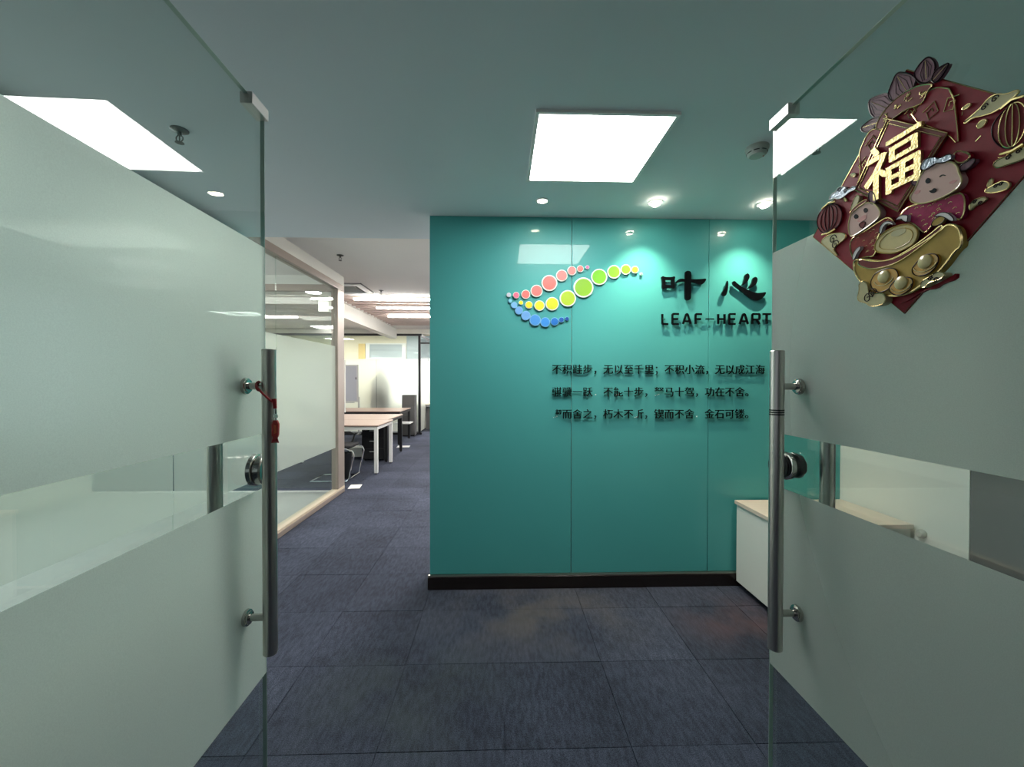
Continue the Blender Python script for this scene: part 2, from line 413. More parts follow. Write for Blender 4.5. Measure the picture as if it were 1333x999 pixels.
box('top_rail', 'champagne', -.09, .0, 3.3, 5.46, 2.58, 2.655, w1, bevel=.003)
box('header_board', 'white_wall', -.08, -.004, 3.374, 5.46, 2.655, 2.773, w1)
box('corner_post', 'champagne', -.085, -.001, 5.25, 5.46, .078, 2.58, w1, bevel=.006)
w2 = thing('window_2', 'glass end partition of the meeting room facing the desks', 'glass partition', (0, 5.42, 0), kind='structure')
xs = [-5.2, -4.15, -3.1, -2.10]
for a, b_ in zip(xs, xs[1:]):
    pane('glass_pane', a+.002, b_-.002, -.006, .006, .06, 2.58, w2)
    film_sheet('frosted_film', 'partition_film', a+.004, b_-.004, -.0075, -.0068, .60, 1.865, w2)
box('top_rail', 'champagne', -5.2, -2.1, -.04, .04, 2.58, 2.66, w2)
box('header_board', 'white_wall', -5.2, -2.1, -.035, .035, 2.66, 2.773, w2)
box('bottom_rail', 'white_metal', -5.2, -2.1, -.02, .02, 0, .018, w2)

# glazed office at the far end
GY = 11.06
w4 = thing('window_4', 'backlit frosted glass front of the far office with black frame', 'glass partition', (0, GY, 0), kind='structure')
for a, b_ in ((-6.9, -4.45), (-4.447, -3.248), (-3.244, -2.15)):
    pane('glass_pane', a, b_, -.006, .006, .05, 2.60, w4)
    film_sheet('frosted_film', 'office_film', a+.003, b_-.003, -.0075, -.0065, .08, 1.99, w4)
box('top_rail', 'black_metal', -6.9, -2.06, -.03, .03, 2.60, 2.655, w4)
box('bottom_rail', 'black_metal', -6.9, -2.06, -.03, .03, 0, .055, w4)
box('corner_post', 'black_metal', -2.15, -2.09, -.03, .03, .055, 2.60, w4)
box('header_board', 'white_wall', -6.9, 2.62, -.028, .16, 2.656, 2.95, w4)
w5 = thing('window_5', 'frosted glass side of the far office along the passage', 'glass partition', (-2.12, 0, 0), kind='structure')
for a, b_ in ((GY+.04, 12.5), (12.504, 13.9)):
    pane('glass_pane', -.006, .006, a, b_, .05, 2.60, w5)
    film_sheet('frosted_film', 'office_film', .0065, .0075, a+.003, b_-.003, .08, 1.99, w5)
box('top_rail', 'black_metal', -.03, .03, GY+.03, 13.95, 2.60, 2.655, w5)
box('transom', 'black_metal', .03, 1.6, GY-.02, GY+.02, 2.39, 2.43, w5)
box('wall_far', 'cream_wall', -6.9, -2.10, 14.0, 14.2, 0, 2.95, label='cream back wall inside the far glass office', cat='wall', kind='structure')
box('wall_end', 'white_wall', -2.8, 2.9, 15.6, 15.8, 0, 3.2, label='end wall of the passage beyond the far office', cat='wall', kind='structure')
wn = thing('window_6', 'interior window with white frame and grey blind in far office', 'window', (0, 13.98, 0), kind='structure')
b = bmesh.new(); bx(b, -4.44, -4.32, -.04, .01, 2.10, 2.66); bx(b, -3.25, -3.12, -.04, .01, 2.10, 2.66); bx(b, -4.32, -3.25, -.04, .01, 2.10, 2.18); bx(b, -4.32, -3.25, -.04, .01, 2.62, 2.66)
obj('window_frame', b, 'white_metal', wn)
box('blind', 'blue_grey', -4.32, -3.25, -.02, .0, 2.18, 2.62, wn)
box('office_fill_panel', 'window_and_fill_glow', -3.35, -2.2, 13.94, 13.99, .7, 1.98, label='added glowing panel behind the frosted front of the far office', cat='window', kind='structure')  # no known window here; glow added to brighten the film from behind
box('trim_2', 'yellow_board', -4.69, -4.47, 13.96, 13.995, 2.10, 2.64, label='ochre board beside the far office window', cat='board', kind='structure')
box('trim_3', 'blue_grey', -3.10, -2.18, 13.95, 13.995, 2.12, 2.90, label='blue grey board high on the far office wall', cat='board', kind='structure')
we = thing('window_7', 'bright window at the end of the passage', 'window', (0, 15.58, 0), kind='structure')
box('pane', 'window_and_fill_glow', -2.78, 1.6, -.03, -.01, 1.20, 2.22, we)
b = bmesh.new(); bx(b, -2.8, 1.65, -.05, .01, 1.13, 1.2); bx(b, -2.8, 1.65, -.05, .01, 2.22, 2.27)
for x in (-1.6, -.5, .6): bx(b, x, x+.05, -.05, .01, 1.2, 2.22)
obj('window_frame', b, 'white_metal', we)
box('blind', 'blue_grey', -2.8, 1.65, -.05, -.03, 2.27, 2.95, we)

# ================================================================ DOORS
YD = 1.2585
def make_door(side):
    s = 1 if side == 'left' else -1           # direction from the glass towards the doorway centre
    X, k = (-.6957, -.0203) if side == 'left' else (.8339, .0059)
    rz = -math.atan(k); n = 1 if side == 'left' else 2
    root = thing('door_%d' % n, 'open frosted glass door leaf %s' % ('beside the meeting room partition, red charm on its handle' if s > 0 else 'carrying the red festive decoration'),
                 'door', (X, YD, 0), rz, kind='structure')
    L = .80; t = .012; e = s*t                # glass camera face is local x = 0, thickness goes outward
    x0, x1 = (-t, 0) if s > 0 else (0, t)
    box('glass_pane', 'door_glass', x0, x1, -L, -.0008, .012, 2.2376, root)
    # polished glass edges
    b = bmesh.new(); bx(b, x0, x1, -.0007, .0005, .012, 2.2376); obj('glass_edge', b, 'glass_edge', root)
    b = bmesh.new(); bx(b, x0, x1, -L, 0, 2.2378, 2.2386); obj('glass_edge', b, 'glass_edge', root)
    for nm, z0, z1 in (('upper_film', 1.2911, 1.8387), ('lower_film', .5774, 1.1315)):
        xa = s*.0006; film_sheet(nm, 'door_film', xa, xa, -L, -.003, z0, z1, root)
    # corner clip
    b = bmesh.new(); bx(b, x0-.011, x1+.011, -.082, .003, 2.212, 2.2375+.007); o = obj('corner_clip', b, 'patch_steel', root, bevel=.0015)
    # pull handles on both faces
    yp = -.107 if s > 0 else -.1247; zt = 1.532; zb = .70
    zu, zl = (1.432, .800)
    b = bmesh.new(); inner = s*.066
    lathe(b, [(0, zb), (.0165, zb), (.0182, zb+.002), (.0182, zt-.002), (.0165, zt), (0, zt)], (inner, yp, 0), 'z', 36)
    hd = obj('pull_handle', b, 'brushed_steel', root)
    for z in (zu, zl):
        b = bmesh.new(); cyl(b, (s*.002, yp, z), (inner, yp, z), .0095, n=20)
        lathe(b, [(.0, 0), (.0215, 0), (.0225, s*.002), (.0215, s*.008), (.0175, s*.0095), (.0175, s*.0125), (.0095, s*.0135)], (s*.001, yp, z), 'x', 28)
        obj('post', b, 'polished_steel', hd)
    # engraved black marks of the maker on the bar
    b = bmesh.new()
    for k3 in range(3 if s < 0 else 2):
        lathe(b, [(.01828, 0), (.01835, .0004), (.01835, .0036), (.01828, .004)], (inner, yp, 1.365-k3*.006), 'z', 36)
    if s < 0: o = obj('mark_rings', b, 'dark_rubber', hd)
    else: b.free()
    b = bmesh.new(); out = -s*(.012+.066)
    lathe(b, [(0, zb), (.0165, zb), (.0182, zb+.002), (.0182, zt-.002), (.0165, zt), (0, zt)], (out, yp, 0), 'z', 36)
    hd2 = obj('pull_handle', b, 'brushed_steel', root)
    for z in (zu, zl):
        b = bmesh.new(); cyl(b, (-s*.013, yp, z), (out, yp, z), .0095, n=16)
        lathe(b, [(.0215, 0), (.0225, -s*.002), (.0215, -s*.008), (.0175, -s*.0095), (.0095, -s*.0135)], (-s*.013, yp, z), 'x', 24)
        obj('post', b, 'polished_steel', hd2)
    # lock
    yl = -.068 if s > 0 else -.078; zl_ = 1.196 if s > 0 else 1.203
    b = bmesh.new()
    if s > 0:
        lathe(b, [(0, 0), (.041, 0), (.044, .002), (.044, .013), (.041, .0155), (.036, .016), (.036, .019), (.041, .020), (.041, .034), (.037, .038), (0, .039)], (.001, yl, zl_), 'x', 40)
        lk = obj('lock', b, 'polished_steel', root)
        b = bmesh.new(); cyl(b, (.040, yl, zl_), (.043, yl, zl_), .012, n=20); obj('keyhole', b, 'dark_steel', lk)
    else:
        lathe(b, [(0, 0), (.039, 0), (.040, -.002), (.040, -.011), (.037, -.013), (0, -.0135)], (-.001, yl, zl_), 'x', 40)
        lk = obj('lock', b, 'polished_steel', root)
        b = bmesh.new(); lathe(b, [(.033, -.0135), (.034, -.019), (0, -.019)], (-.001, yl, zl_), 'x', 32); obj('seal_ring', b, 'dark_rubber', lk)
        b = bmesh.new()
        cyl(b, (-.020, yl, zl_), (-.044, yl, zl_), .030, .026, n=12); obj('knob', b, 'dark_steel', lk, bevel=.002)
        b = bmesh.new(); lathe(b, [(.036, .013), (.038, .018), (.034, .030), (.022, .040), (0, .042)], (0.001, yl, zl_), 'x', 9); obj('turn_knob', b, 'dark_steel', lk)
    # floor pivot patch at the hinge end
    b = bmesh.new(); bx(b, x0-.01, x1+.01, -L, -L+.16, .008, .075); obj('hinge_patch', b, 'patch_steel', root, bevel=.002)
    return root
door1 = make_door('left'); door2 = make_door('right')

# red charm tied round the upper post
ch = thing('lucky_charm', 'small red charm on a cord tied to left door handle', 'charm', (-.69, 1.12, 1.43))
def lp(x, y, z): return (x+.69, y-1.12, z-1.43)
hx, hy = -.628, 1.1515
b = bmesh.new()
tube(b, [lp(-.655+.0*math.cos(t), hy-.012*math.cos(t), 1.432+.012*math.sin(t)) for t in [i*math.pi/6 for i in range(12)]], .0028, 6, closed=True)
tube(b, [lp(-.655, hy-.012, 1.438), lp(-.645, hy-.024, 1.428), lp(-.628, hy-.028, 1.412), lp(-.612, hy-.026, 1.396), lp(-.603, hy-.020, 1.388)], .0030, 8)
obj('cord', b, 'red_cord', ch)
b = bmesh.new(); cyl(b, lp(-.603, hy-.020, 1.398), lp(-.601, hy-.019, 1.372), .006, .0045, n=10); obj('knot', b, 'red_cord', ch)
b = bmesh.new(); cyl(b, lp(-.601, hy-.019, 1.374), lp(-.600, hy-.019, 1.358), .0035, n=10)
tube(b, [lp(-.600+.005*math.cos(t), hy-.019, 1.352+.006*math.sin(t)) for t in [i*math.pi/5 for i in range(10)]], .0014, 6, closed=True)
cyl(b, lp(-.600, hy-.019, 1.347), lp(-.600, hy-.019, 1.340), .0032, n=10); obj('clasp', b, 'chrome', ch)
b = bmesh.new()
ta = [(-.004, .0), (.004, 0), (.0085, -.010), (.0075, -.040), (.003, -.050), (-.004, -.052), (-.0085, -.040), (-.008, -.012)]
extrude_poly(b, ta, [], lambda u, v, h: Vector(lp(-.600+u, hy-.019+h, 1.341+v)), -.004, .004); obj('tag', b, 'red_tag', ch, bevel=.0015)
b = bmesh.new(); extrude_poly(b, [(-.002, -.012), (.003, -.014), (.004, -.034), (-.002, -.036)], [], lambda u, v, h: Vector(lp(-.600+u, hy-.019+h, 1.341+v)), -.0046, -.0036); obj('gold_print', b, 'tag_print', ch)
b = bmesh.new()
for i in range(9):
    a = -.007+i*.0015; cyl(b, lp(-.606+i*.0012, hy-.019, 1.294), lp(-.611+i*.0024, hy-.019, 1.280), .0011, .0008, n=5)
obj('tassel', b, 'red_cord', ch, kind='stuff')

# ================================================================ LOBBY FIXTURES
def panel_light(x0, x1, y0, y1, z, m, label, cat='ceiling light', group=None, fr=.016):
    cx, cy = (x0+x1)/2, (y0+y1)/2
    t = thing('ceiling_light', label, cat, (cx, cy, z), group=group)
    a, c = (x1-x0)/2, (y1-y0)/2
    b = bmesh.new()
    bx(b, -a-fr, a+fr, -c-fr, -c, -.012, .001); bx(b, -a-fr, a+fr, c, c+fr, -.012, .001)
    bx(b, -a-fr, -a, -c, c, -.012, .001); bx(b, a, a+fr, -c, c, -.012, .001)
    obj('frame', b, 'fixture_white', t)
    b = bmesh.new(); bx(b, -a, a, -c, c, -.008, -.004); obj('diffuser', b, m, t)
    return t
panel_light(.1645, .746, 1.7617, 2.343, H, 'panel_light', 'large square lit panel light in the lobby ceiling')
def downlight(x, y, z, tilt, watts, label, group=None, glow='downlight_glow'):
    t = thing('downlight', label, 'downlight', (x, y, z), group=group)
    b = bmesh.new(); lathe(b, [(.030, .001), (.030, -.004), (.036, -.006), (.044, -.004), (.045, .001)], n=32); obj('trim_ring', b, 'fixture_white', t)
    b = bmesh.new(); lathe(b, [(0, -.0045), (.029, -.0035), (.030, .0005)], n=28)
    o = obj('lens', b, glow, t)
    if tilt:
        b = bmesh.new(); lathe(b, [(.026, -.016), (.030, -.014), (.0305, 0)], n=28); g = obj('gimbal', b, 'fixture_white', t); g.rotation_euler = (R(-tilt), 0, 0)
        o.location = (0, .004, -.010); o.rotation_euler = (R(tilt*.8), 0, 0)
    if watts:
        l = bpy.data.lights.new('spot', 'SPOT'); l.energy = watts; l.color = (1, .90, .66); l.spot_size = R(86); l.spot_blend = 1; l.shadow_soft_size = .012
        lo = bpy.data.objects.new('spot_lamp', l); COL.objects.link(lo); lo.parent = t; lo.location = (0, .008, -.028)
        lo.rotation_euler = (R(tilt), 0, 0)
    return t
downlight(.265, 2.632, H, 0, SPOT_W[0], 'round downlight over the row of coloured dots, nearest the passage', glow='downlight_dim')
downlight(.984, 2.632, H, 16, SPOT_W[1], 'tilted round downlight above the black brush characters')
downlight(1.689, 2.632, H, 16, SPOT_W[2], 'tilted round downlight in the ceiling close to the right glass door')
for x, y in ((0, -.25), (2.07, -.2)):
    downlight(x, y, H, 0, 9, 'round corridor downlight %s the double doors' % ('centred before' if x < 1 else 'off to the side of'), group='corridor downlights', glow='corridor_light')
for x0, x1, y in ((-.1, 1.6, -2.7), (2.15, 2.85, -2.45), (-1.6, -.5, -2.2)):
    box('tube_light', 'corridor_light', x0, x1, y-.03, y+.03, H-.03, H-.001, label='corridor tube light %s' % ('in the middle' if x0 == -.1 else ('at the wall end' if x0 > 2 else 'towards the open side')), cat='ceiling light', group='corridor tube lights')
panel_light(-.6, .6, -1.6, -1.0, H, 'corridor_light', 'added corridor fill light in front of the entrance')  # unseen panel added as base fill for the lobby

# smoke detector
t = thing('smoke_detector', 'round grey smoke detector on the lobby ceiling', 'smoke detector', (1.245, 2.0, H))
b = bmesh.new(); lathe(b, [(0.052, 0), (.052, -.012), (.048, -.016), (.046, -.018), (.043, -.034), (.034, -.042), (0, -.044)], n=36); obj('body', b, 'detector_plastic', t)
b = bmesh.new()
for a in range(8):
    an = R(a*45+12); p = [(.0445*math.cos(an+i*.09), .0445*math.sin(an+i*.09), -.028) for i in range(-3, 4)]; tube(b, p, .0022, 5)
obj('sensing_slot', b, 'black_metal', t)
b = bmesh.new(); cyl(b, (.028, -.006, -.042), (.028, -.006, -.0455), .003, n=8); obj('indicator', b, 'red_tag', t)

def sprinkler(x, y, z, label):
    t = thing('sprinkler', label, 'sprinkler', (x, y, z))
    b = bmesh.new(); lathe(b, [(.0, .001), (.036, .001), (.036, -.003), (.030, -.007), (.014, -.010), (.010, -.012)], n=24); obj('escutcheon', b, 'sprinkler_metal', t)
    b = bmesh.new(); cyl(b, (0, 0, -.008), (0, 0, -.026), .008, n=12)
    for s in (-1, 1): tube(b, [(s*.006, 0, -.024), (s*.015, 0, -.034), (s*.015, 0, -.044), (s*.004, 0, -.056)], .0022, 6)
    cyl(b, (0, 0, -.026), (0, 0, -.052), .0025, n=8); obj('body', b, 'sprinkler_metal', t)
    b = bmesh.new(); lathe(b, [(0, -.055), (.017, -.057), (.018, -.059), (0, -.060)], n=16); obj('deflector', b, 'sprinkler_metal', t)
sprinkler(-1.45, 1.94, H, 'lobby ceiling sprinkler seen through the left glass door')
sprinkler(1.49, 1.935, H, 'lobby ceiling sprinkler seen through the right glass door')
sprinkler(-1.70, 4.50, H2, 'small sprinkler on the raised ceiling near the glass partition')
sprinkler(-1.765, 6.25, H2, 'sprinkler at the edge of the slatted ceiling bay')

# ================================================================ SIGN ON THE TEAL WALL
def wallfn(u, v, h): return Vector((u, WY-h, v))
DISCS = [(0.06, 2.035, 0.015, 0), (0.111, 2.033, 0.0225, 1), (0.177, 2.04, 0.0308, 2), (0.252, 2.064, 0.0417, 2), (0.34, 2.119, 0.055, 3), (0.426, 2.171, 0.04, 2), (0.496, 2.205, 0.0317, 2), (0.554, 2.219, 0.0233, 3), (0.604, 2.23, 0.0133, 4), (0.144, 1.982, 0.015, 5), (0.199, 1.967, 0.0258, 6), (0.272, 1.963, 0.0358, 7), (0.36, 1.976, 0.0459, 8), (0.468, 2.014, 0.0567, 9), (0.577, 2.09, 0.0692, 10), (0.686, 2.164, 0.0559, 11), (0.789, 2.2, 0.0459, 11), (0.872, 2.217, 0.035, 12), (0.936, 2.216, 0.025, 10), (0.981, 2.186, 0.01, 13), (0.069, 1.994, 0.0133, 14), (0.097, 1.965, 0.0217, 15), (0.13, 1.928, 0.0275, 16), (0.178, 1.893, 0.0325, 16), (0.242, 1.863, 0.0392, 17), (0.312, 1.849, 0.0333, 18), (0.377, 1.854, 0.0275, 19), (0.424, 1.866, 0.0183, 20), (0.463, 1.873, 0.0142, 21)]
BRUSH = {'mouth': [(1.115, 2.164), (1.128, 2.171), (1.141, 2.163), (1.193, 2.164), (1.206, 2.171), (1.215, 2.16), (1.209, 2.149), (1.211, 2.092), (1.207, 2.083), (1.194, 2.09), (1.145, 2.087), (1.129, 2.079), (1.12, 2.088), (1.123, 2.123), (1.117, 2.155)], 'mouth_in': [(1.145, 2.144), (1.185, 2.143), (1.185, 2.109), (1.146, 2.109)], 'bar': [(1.217, 2.125), (1.229, 2.144), (1.255, 2.155), (1.284, 2.15), (1.326, 2.149), (1.385, 2.151), (1.432, 2.157), (1.429, 2.141), (1.414, 2.122), (1.395, 2.111), (1.372, 2.118), (1.339, 2.13), (1.284, 2.133), (1.255, 2.134), (1.232, 2.124)], 'post': [(1.281, 2.198), (1.29, 2.206), (1.303, 2.209), (1.316, 2.206), (1.327, 2.196), (1.325, 2.15), (1.326, 2.028), (1.321, 2.009), (1.301, 2.001), (1.285, 2.009), (1.28, 2.034), (1.282, 2.131)], 'h1': [(1.581, 2.145), (1.588, 2.133), (1.586, 2.088), (1.578, 2.049), (1.562, 2.031), (1.542, 2.043), (1.543, 2.059), (1.565, 2.094), (1.574, 2.126)], 'h2': [(1.617, 2.136), (1.633, 2.141), (1.649, 2.124), (1.686, 2.098), (1.738, 2.073), (1.784, 2.057), (1.83, 2.061), (1.856, 2.066), (1.853, 2.051), (1.84, 2.032), (1.821, 2.013), (1.798, 2.005), (1.765, 2.009), (1.725, 2.034), (1.686, 2.066), (1.646, 2.095), (1.621, 2.113)], 'h3': [(1.701, 2.176), (1.718, 2.195), (1.734, 2.189), (1.739, 2.17), (1.728, 2.144), (1.705, 2.118), (1.676, 2.105), (1.689, 2.121), (1.702, 2.15)], 'h4': [(1.76, 2.16), (1.777, 2.172), (1.793, 2.164), (1.795, 2.144), (1.784, 2.118), (1.758, 2.096), (1.718, 2.084), (1.741, 2.105), (1.757, 2.134)]}
LET = {'L': [(1.123, 1.915), (1.173, 1.834)], 'T': [(1.834, 1.916), (1.898, 1.836)], 'row': [[(1.123, 1.913), (1.173, 1.834)], [(1.194, 1.914), (1.247, 1.834)], [(1.269, 1.914), (1.331, 1.835)], [(1.357, 1.914), (1.41, 1.835)], [(1.429, 1.915), (1.496, 1.836)], [(1.517, 1.915), (1.57, 1.836)], [(1.595, 1.916), (1.648, 1.836)], [(1.67, 1.916), (1.737, 1.837)], [(1.759, 1.917), (1.819, 1.837)], [(1.834, 1.917), (1.898, 1.838)]]}
DECO = {
 'petal1': [(-0.1068, 0.1982), (-0.0961, 0.2009), (-0.0813, 0.2021), (-0.0613, 0.1985), (-0.0583, 0.1854), (-0.0681, 0.1813), (-0.0752, 0.1729), (-0.099, 0.1844)],
 'petal2': [(-0.0848, 0.2492), (-0.0618, 0.2426), (-0.0372, 0.2328), (-0.0277, 0.2099), (-0.0314, 0.1906), (-0.0584, 0.1929), (-0.0755, 0.2049), (-0.084, 0.2294)],
 'petal3': [(-0.0385, 0.2293), (-0.0281, 0.2464), (-0.0181, 0.2611), (0.0007, 0.2465), (0.0133, 0.2343), (0.024, 0.2163), (0.0206, 0.2096), (0.0178, 0.2025), (-0.0062, 0.205), (-0.0264, 0.2042)],
 'petal4': [(0.0169, 0.2305), (0.0317, 0.2423), (0.0471, 0.2449), (0.0591, 0.226), (0.0614, 0.2091), (0.052, 0.1919), (0.0321, 0.2015)],
 'petal5': [(0.0877, 0.2021), (0.0748, 0.2056), (0.0624, 0.2072), (0.053, 0.1956), (0.0606, 0.1826), (0.073, 0.1856)],
 'arch': [(-0.0671, 0.175), (-0.0531, 0.1926), (-0.0354, 0.202), (-0.0138, 0.2064), (0.0082, 0.2055), (0.0306, 0.2002), (0.0492, 0.1897), (0.0577, 0.1825), (0.0468, 0.1763), (0.0391, 0.1602), (0.0227, 0.1641), (0.0028, 0.1701), (-0.0164, 0.1682), (-0.0295, 0.1691), (-0.0494, 0.1592)],
 'frame': [(-0.034, 0.1755), (0.0858, 0.0742), (-0.0083, -0.0311), (-0.1141, 0.0612)],
 'latL': [(-0.0869, 0.1747), (-0.0987, 0.1581), (-0.1077, 0.1448), (-0.1059, 0.123), (-0.1041, 0.0993), (-0.1116, 0.0739), (-0.069, 0.1288), (-0.047, 0.1562), (-0.0681, 0.1763)],
 'latR': [(0.0912, 0.1512), (0.1001, 0.0732), (0.102, 0.0433), (0.0842, 0.0743), (0.0071, 0.1508), (0.037, 0.1668), (0.05, 0.178), (0.0649, 0.1731)],
 'ears1': [(-0.0737, 0.0383), (-0.0623, 0.0345), (-0.0551, 0.02), (-0.0535, 0.0019), (-0.0705, 0.0115)],
 'head1': [(-0.1187, 0.0077), (-0.1062, 0.0134), (-0.0793, 0.0178), (-0.0592, 0.008), (-0.0424, -0.0151), (-0.0437, -0.0269), (-0.0559, -0.0334), (-0.0845, -0.0419), (-0.1149, -0.047), (-0.123, -0.0389), (-0.1265, -0.0134)],
 'band1': [(-0.1203, 0.0124), (-0.0972, 0.0227), (-0.0764, 0.0242), (-0.0735, 0.0178), (-0.0971, 0.0149), (-0.1171, 0.0071)],
 'horn1': [(-0.1252, 0.0184), (-0.119, 0.0319), (-0.1097, 0.0465), (-0.0974, 0.0411), (-0.1033, 0.0253), (-0.1156, 0.0145)],
 'body1': [(-0.1213, -0.0475), (-0.0844, -0.0445), (-0.0503, -0.0367), (-0.029, -0.0327), (-0.0133, -0.0507), (-0.0394, -0.0507), (-0.0555, -0.0698), (-0.0579, -0.1092), (-0.0868, -0.1006), (-0.1143, -0.1029), (-0.1275, -0.067)],
 'head2': [(0.0208, -0.0132), (0.0321, -0.0046), (0.0387, 0.0126), (0.0495, 0.025), (0.0644, 0.0284), (0.0946, 0.0192), (0.108, 0.004), (0.111, -0.0118), (0.1161, -0.0234), (0.114, -0.0336), (0.1029, -0.0398), (0.0755, -0.0424), (0.0459, -0.0386), (0.0255, -0.0266)],
 'bow': [(0.0429, 0.0283), (0.0536, 0.0449), (0.0725, 0.0382), (0.0787, 0.0306), (0.1002, 0.0307), (0.1032, 0.0188), (0.0888, 0.018), (0.0727, 0.0263), (0.0581, 0.0218)],
 'earL2': [(0.0204, 0.019), (0.0376, 0.0131), (0.0343, 0.0023), (0.024, 0.0082)],
 'earR2': [(0.109, 0.0024), (0.1315, 0.0048), (0.1354, -0.0021), (0.1246, -0.0095), (0.1119, -0.0092)],
 'horn2': [(0.0984, 0.0213), (0.1021, 0.0338), (0.1243, 0.0177), (0.1262, 0.0067), (0.1099, 0.005)],
 'body2': [(-0.0084, -0.0478), (0.0091, -0.0313), (0.0324, -0.0329), (0.0755, -0.0435), (0.1067, -0.0425), (0.1179, -0.0556), (0.1164, -0.0874), (0.1072, -0.0941), (0.0937, -0.0785), (0.0717, -0.0741), (0.0635, -0.084), (0.0487, -0.0962), (0.0398, -0.0864), (0.0283, -0.0709), (0.0094, -0.0569)],
 'cuff2': [(0.0686, -0.0729), (0.0818, -0.0685), (0.0956, -0.0751), (0.1072, -0.092), (0.1016, -0.094), (0.0898, -0.0812), (0.0798, -0.0741)],
 'cuff1': [(-0.0432, -0.0641), (-0.042, -0.0497), (-0.0289, -0.0424), (-0.0133, -0.0507), (-0.0107, -0.0588), (-0.0236, -0.0492), (-0.034, -0.0527), (-0.0378, -0.0672)],
 'cuff3': [(-0.1128, -0.101), (-0.1083, -0.0837), (-0.0916, -0.0745), (-0.087, -0.0812), (-0.099, -0.0892), (-0.105, -0.1019)],
 'cuff4': [(-0.0083, -0.0502), (0.0039, -0.0432), (0.0204, -0.0496), (0.02, -0.0541), (0.019, -0.064), (0.0094, -0.0569), (0.0064, -0.0511)],
 'paw': [(0.0646, -0.0866), (0.0687, -0.0773), (0.0819, -0.0749), (0.0918, -0.083), (0.082, -0.0909), (0.0698, -0.0907)],
 'lump': [(-0.058, -0.0941), (-0.0527, -0.0758), (-0.0312, -0.0634), (-0.0032, -0.0616), (0.0208, -0.0681), (0.0167, -0.0666), (0.0329, -0.0772), (0.0398, -0.0931), (0.031, -0.1104), (0.0101, -0.1152), (-0.0126, -0.1165), (-0.0441, -0.1058)],
 'boat': [(-0.1112, -0.1008), (-0.0852, -0.106), (-0.0441, -0.1242), (-0.0086, -0.1282), (0.0394, -0.1154), (0.0789, -0.1027), (0.0919, -0.093), (0.1122, -0.1074), (0.1163, -0.1413), (0.1058, -0.1455), (0.0897, -0.1656), (0.0763, -0.1782), (0.0459, -0.195), (0.021, -0.205), (-0.0164, -0.2054), (-0.0598, -0.1882), (-0.0949, -0.1543), (-0.1109, -0.1234)],
 'boat_rim': [(-0.0955, -0.103), (-0.0606, -0.1196), (-0.026, -0.1273), (0.008, -0.1231), (0.0578, -0.1046), (0.0822, -0.0913), (0.0856, -0.098), (0.0579, -0.1139), (0.0081, -0.135), (-0.0259, -0.1397), (-0.0676, -0.1348), (-0.1005, -0.115)],
 'ing1': [(-0.0648, -0.1657), (-0.0555, -0.1487), (-0.0348, -0.1435), (-0.0127, -0.1452), (0.0001, -0.1567), (0.0003, -0.1727), (-0.0166, -0.187), (-0.0387, -0.1926), (-0.0575, -0.1823)],
 'ing2': [(-0.0198, -0.1884), (-0.0081, -0.1747), (0.0105, -0.1712), (0.0285, -0.1756), (0.0335, -0.1865), (0.0268, -0.2004), (0.0048, -0.2076), (-0.0121, -0.2002)],
 'ing3': [(0.0293, -0.1623), (0.0398, -0.1498), (0.0545, -0.139), (0.0759, -0.1426), (0.0829, -0.1547), (0.0762, -0.1709), (0.0586, -0.1793), (0.0381, -0.1761)],
 'cloudB1': [(-0.097, -0.1984), (-0.0896, -0.1732), (-0.0922, -0.1616), (-0.0797, -0.1557), (-0.0672, -0.1694), (-0.067, -0.1867), (-0.055, -0.1914), (-0.0365, -0.1931), (-0.0263, -0.1993), (-0.025, -0.214), (-0.0384, -0.2199), (-0.0619, -0.2179), (-0.0717, -0.2075)],
 'cloudB2': [(0.0459, -0.1988), (0.0495, -0.1883), (0.064, -0.1843), (0.0763, -0.1773), (0.0899, -0.1817), (0.0916, -0.1893), (0.0799, -0.1937), (0.0641, -0.1936), (0.0552, -0.2028)],
 'edgeB': [(-0.0228, -0.2165), (0.009, -0.2144), (0.046, -0.2026), (0.09, -0.1907), (0.1014, -0.1847), (0.1, -0.1967), (0.0765, -0.1992), (0.0643, -0.2066), (0.0441, -0.2041), (0.0008, -0.2228)],
 'lantern': [(-0.2364, 0.0364), (-0.2248, 0.0557), (-0.1982, 0.0624), (-0.1728, 0.0546), (-0.1534, 0.0298), (-0.1549, 0.0082), (-0.1686, -0.0062), (-0.2087, -0.0063), (-0.2281, 0.0095)],
 'cloudBlue': [(-0.1965, 0.0732), (-0.1874, 0.0836), (-0.1731, 0.0829), (-0.1662, 0.091), (-0.1456, 0.0843), (-0.1388, 0.0702), (-0.1226, 0.075), (-0.113, 0.0639), (-0.1355, 0.066), (-0.1487, 0.0609), (-0.1658, 0.0614), (-0.1801, 0.0718)],
 'lan2': [(0.1549, 0.0252), (0.1531, 0.0454), (0.1627, 0.0567), (0.1767, 0.0646), (0.1945, 0.0692), (0.2089, 0.0506), (0.212, 0.0187), (0.2067, -0.0047), (0.1805, -0.008), (0.1648, 0.0063)],
 'cloudR1': [(0.1109, 0.079), (0.1236, 0.0832), (0.1375, 0.0882), (0.1476, 0.0971), (0.1606, 0.0959), (0.1718, 0.0864), (0.19, 0.0831), (0.1871, 0.076), (0.172, 0.0714), (0.1577, 0.0674), (0.1377, 0.0724), (0.1236, 0.0792), (0.1128, 0.0748)],
 'cloudR2': [(0.1546, -0.0199), (0.1618, -0.0141), (0.1744, -0.0151), (0.1954, -0.01), (0.2069, -0.02), (0.2028, -0.0302), (0.1883, -0.0316), (0.1761, -0.029), (0.162, -0.0284)],
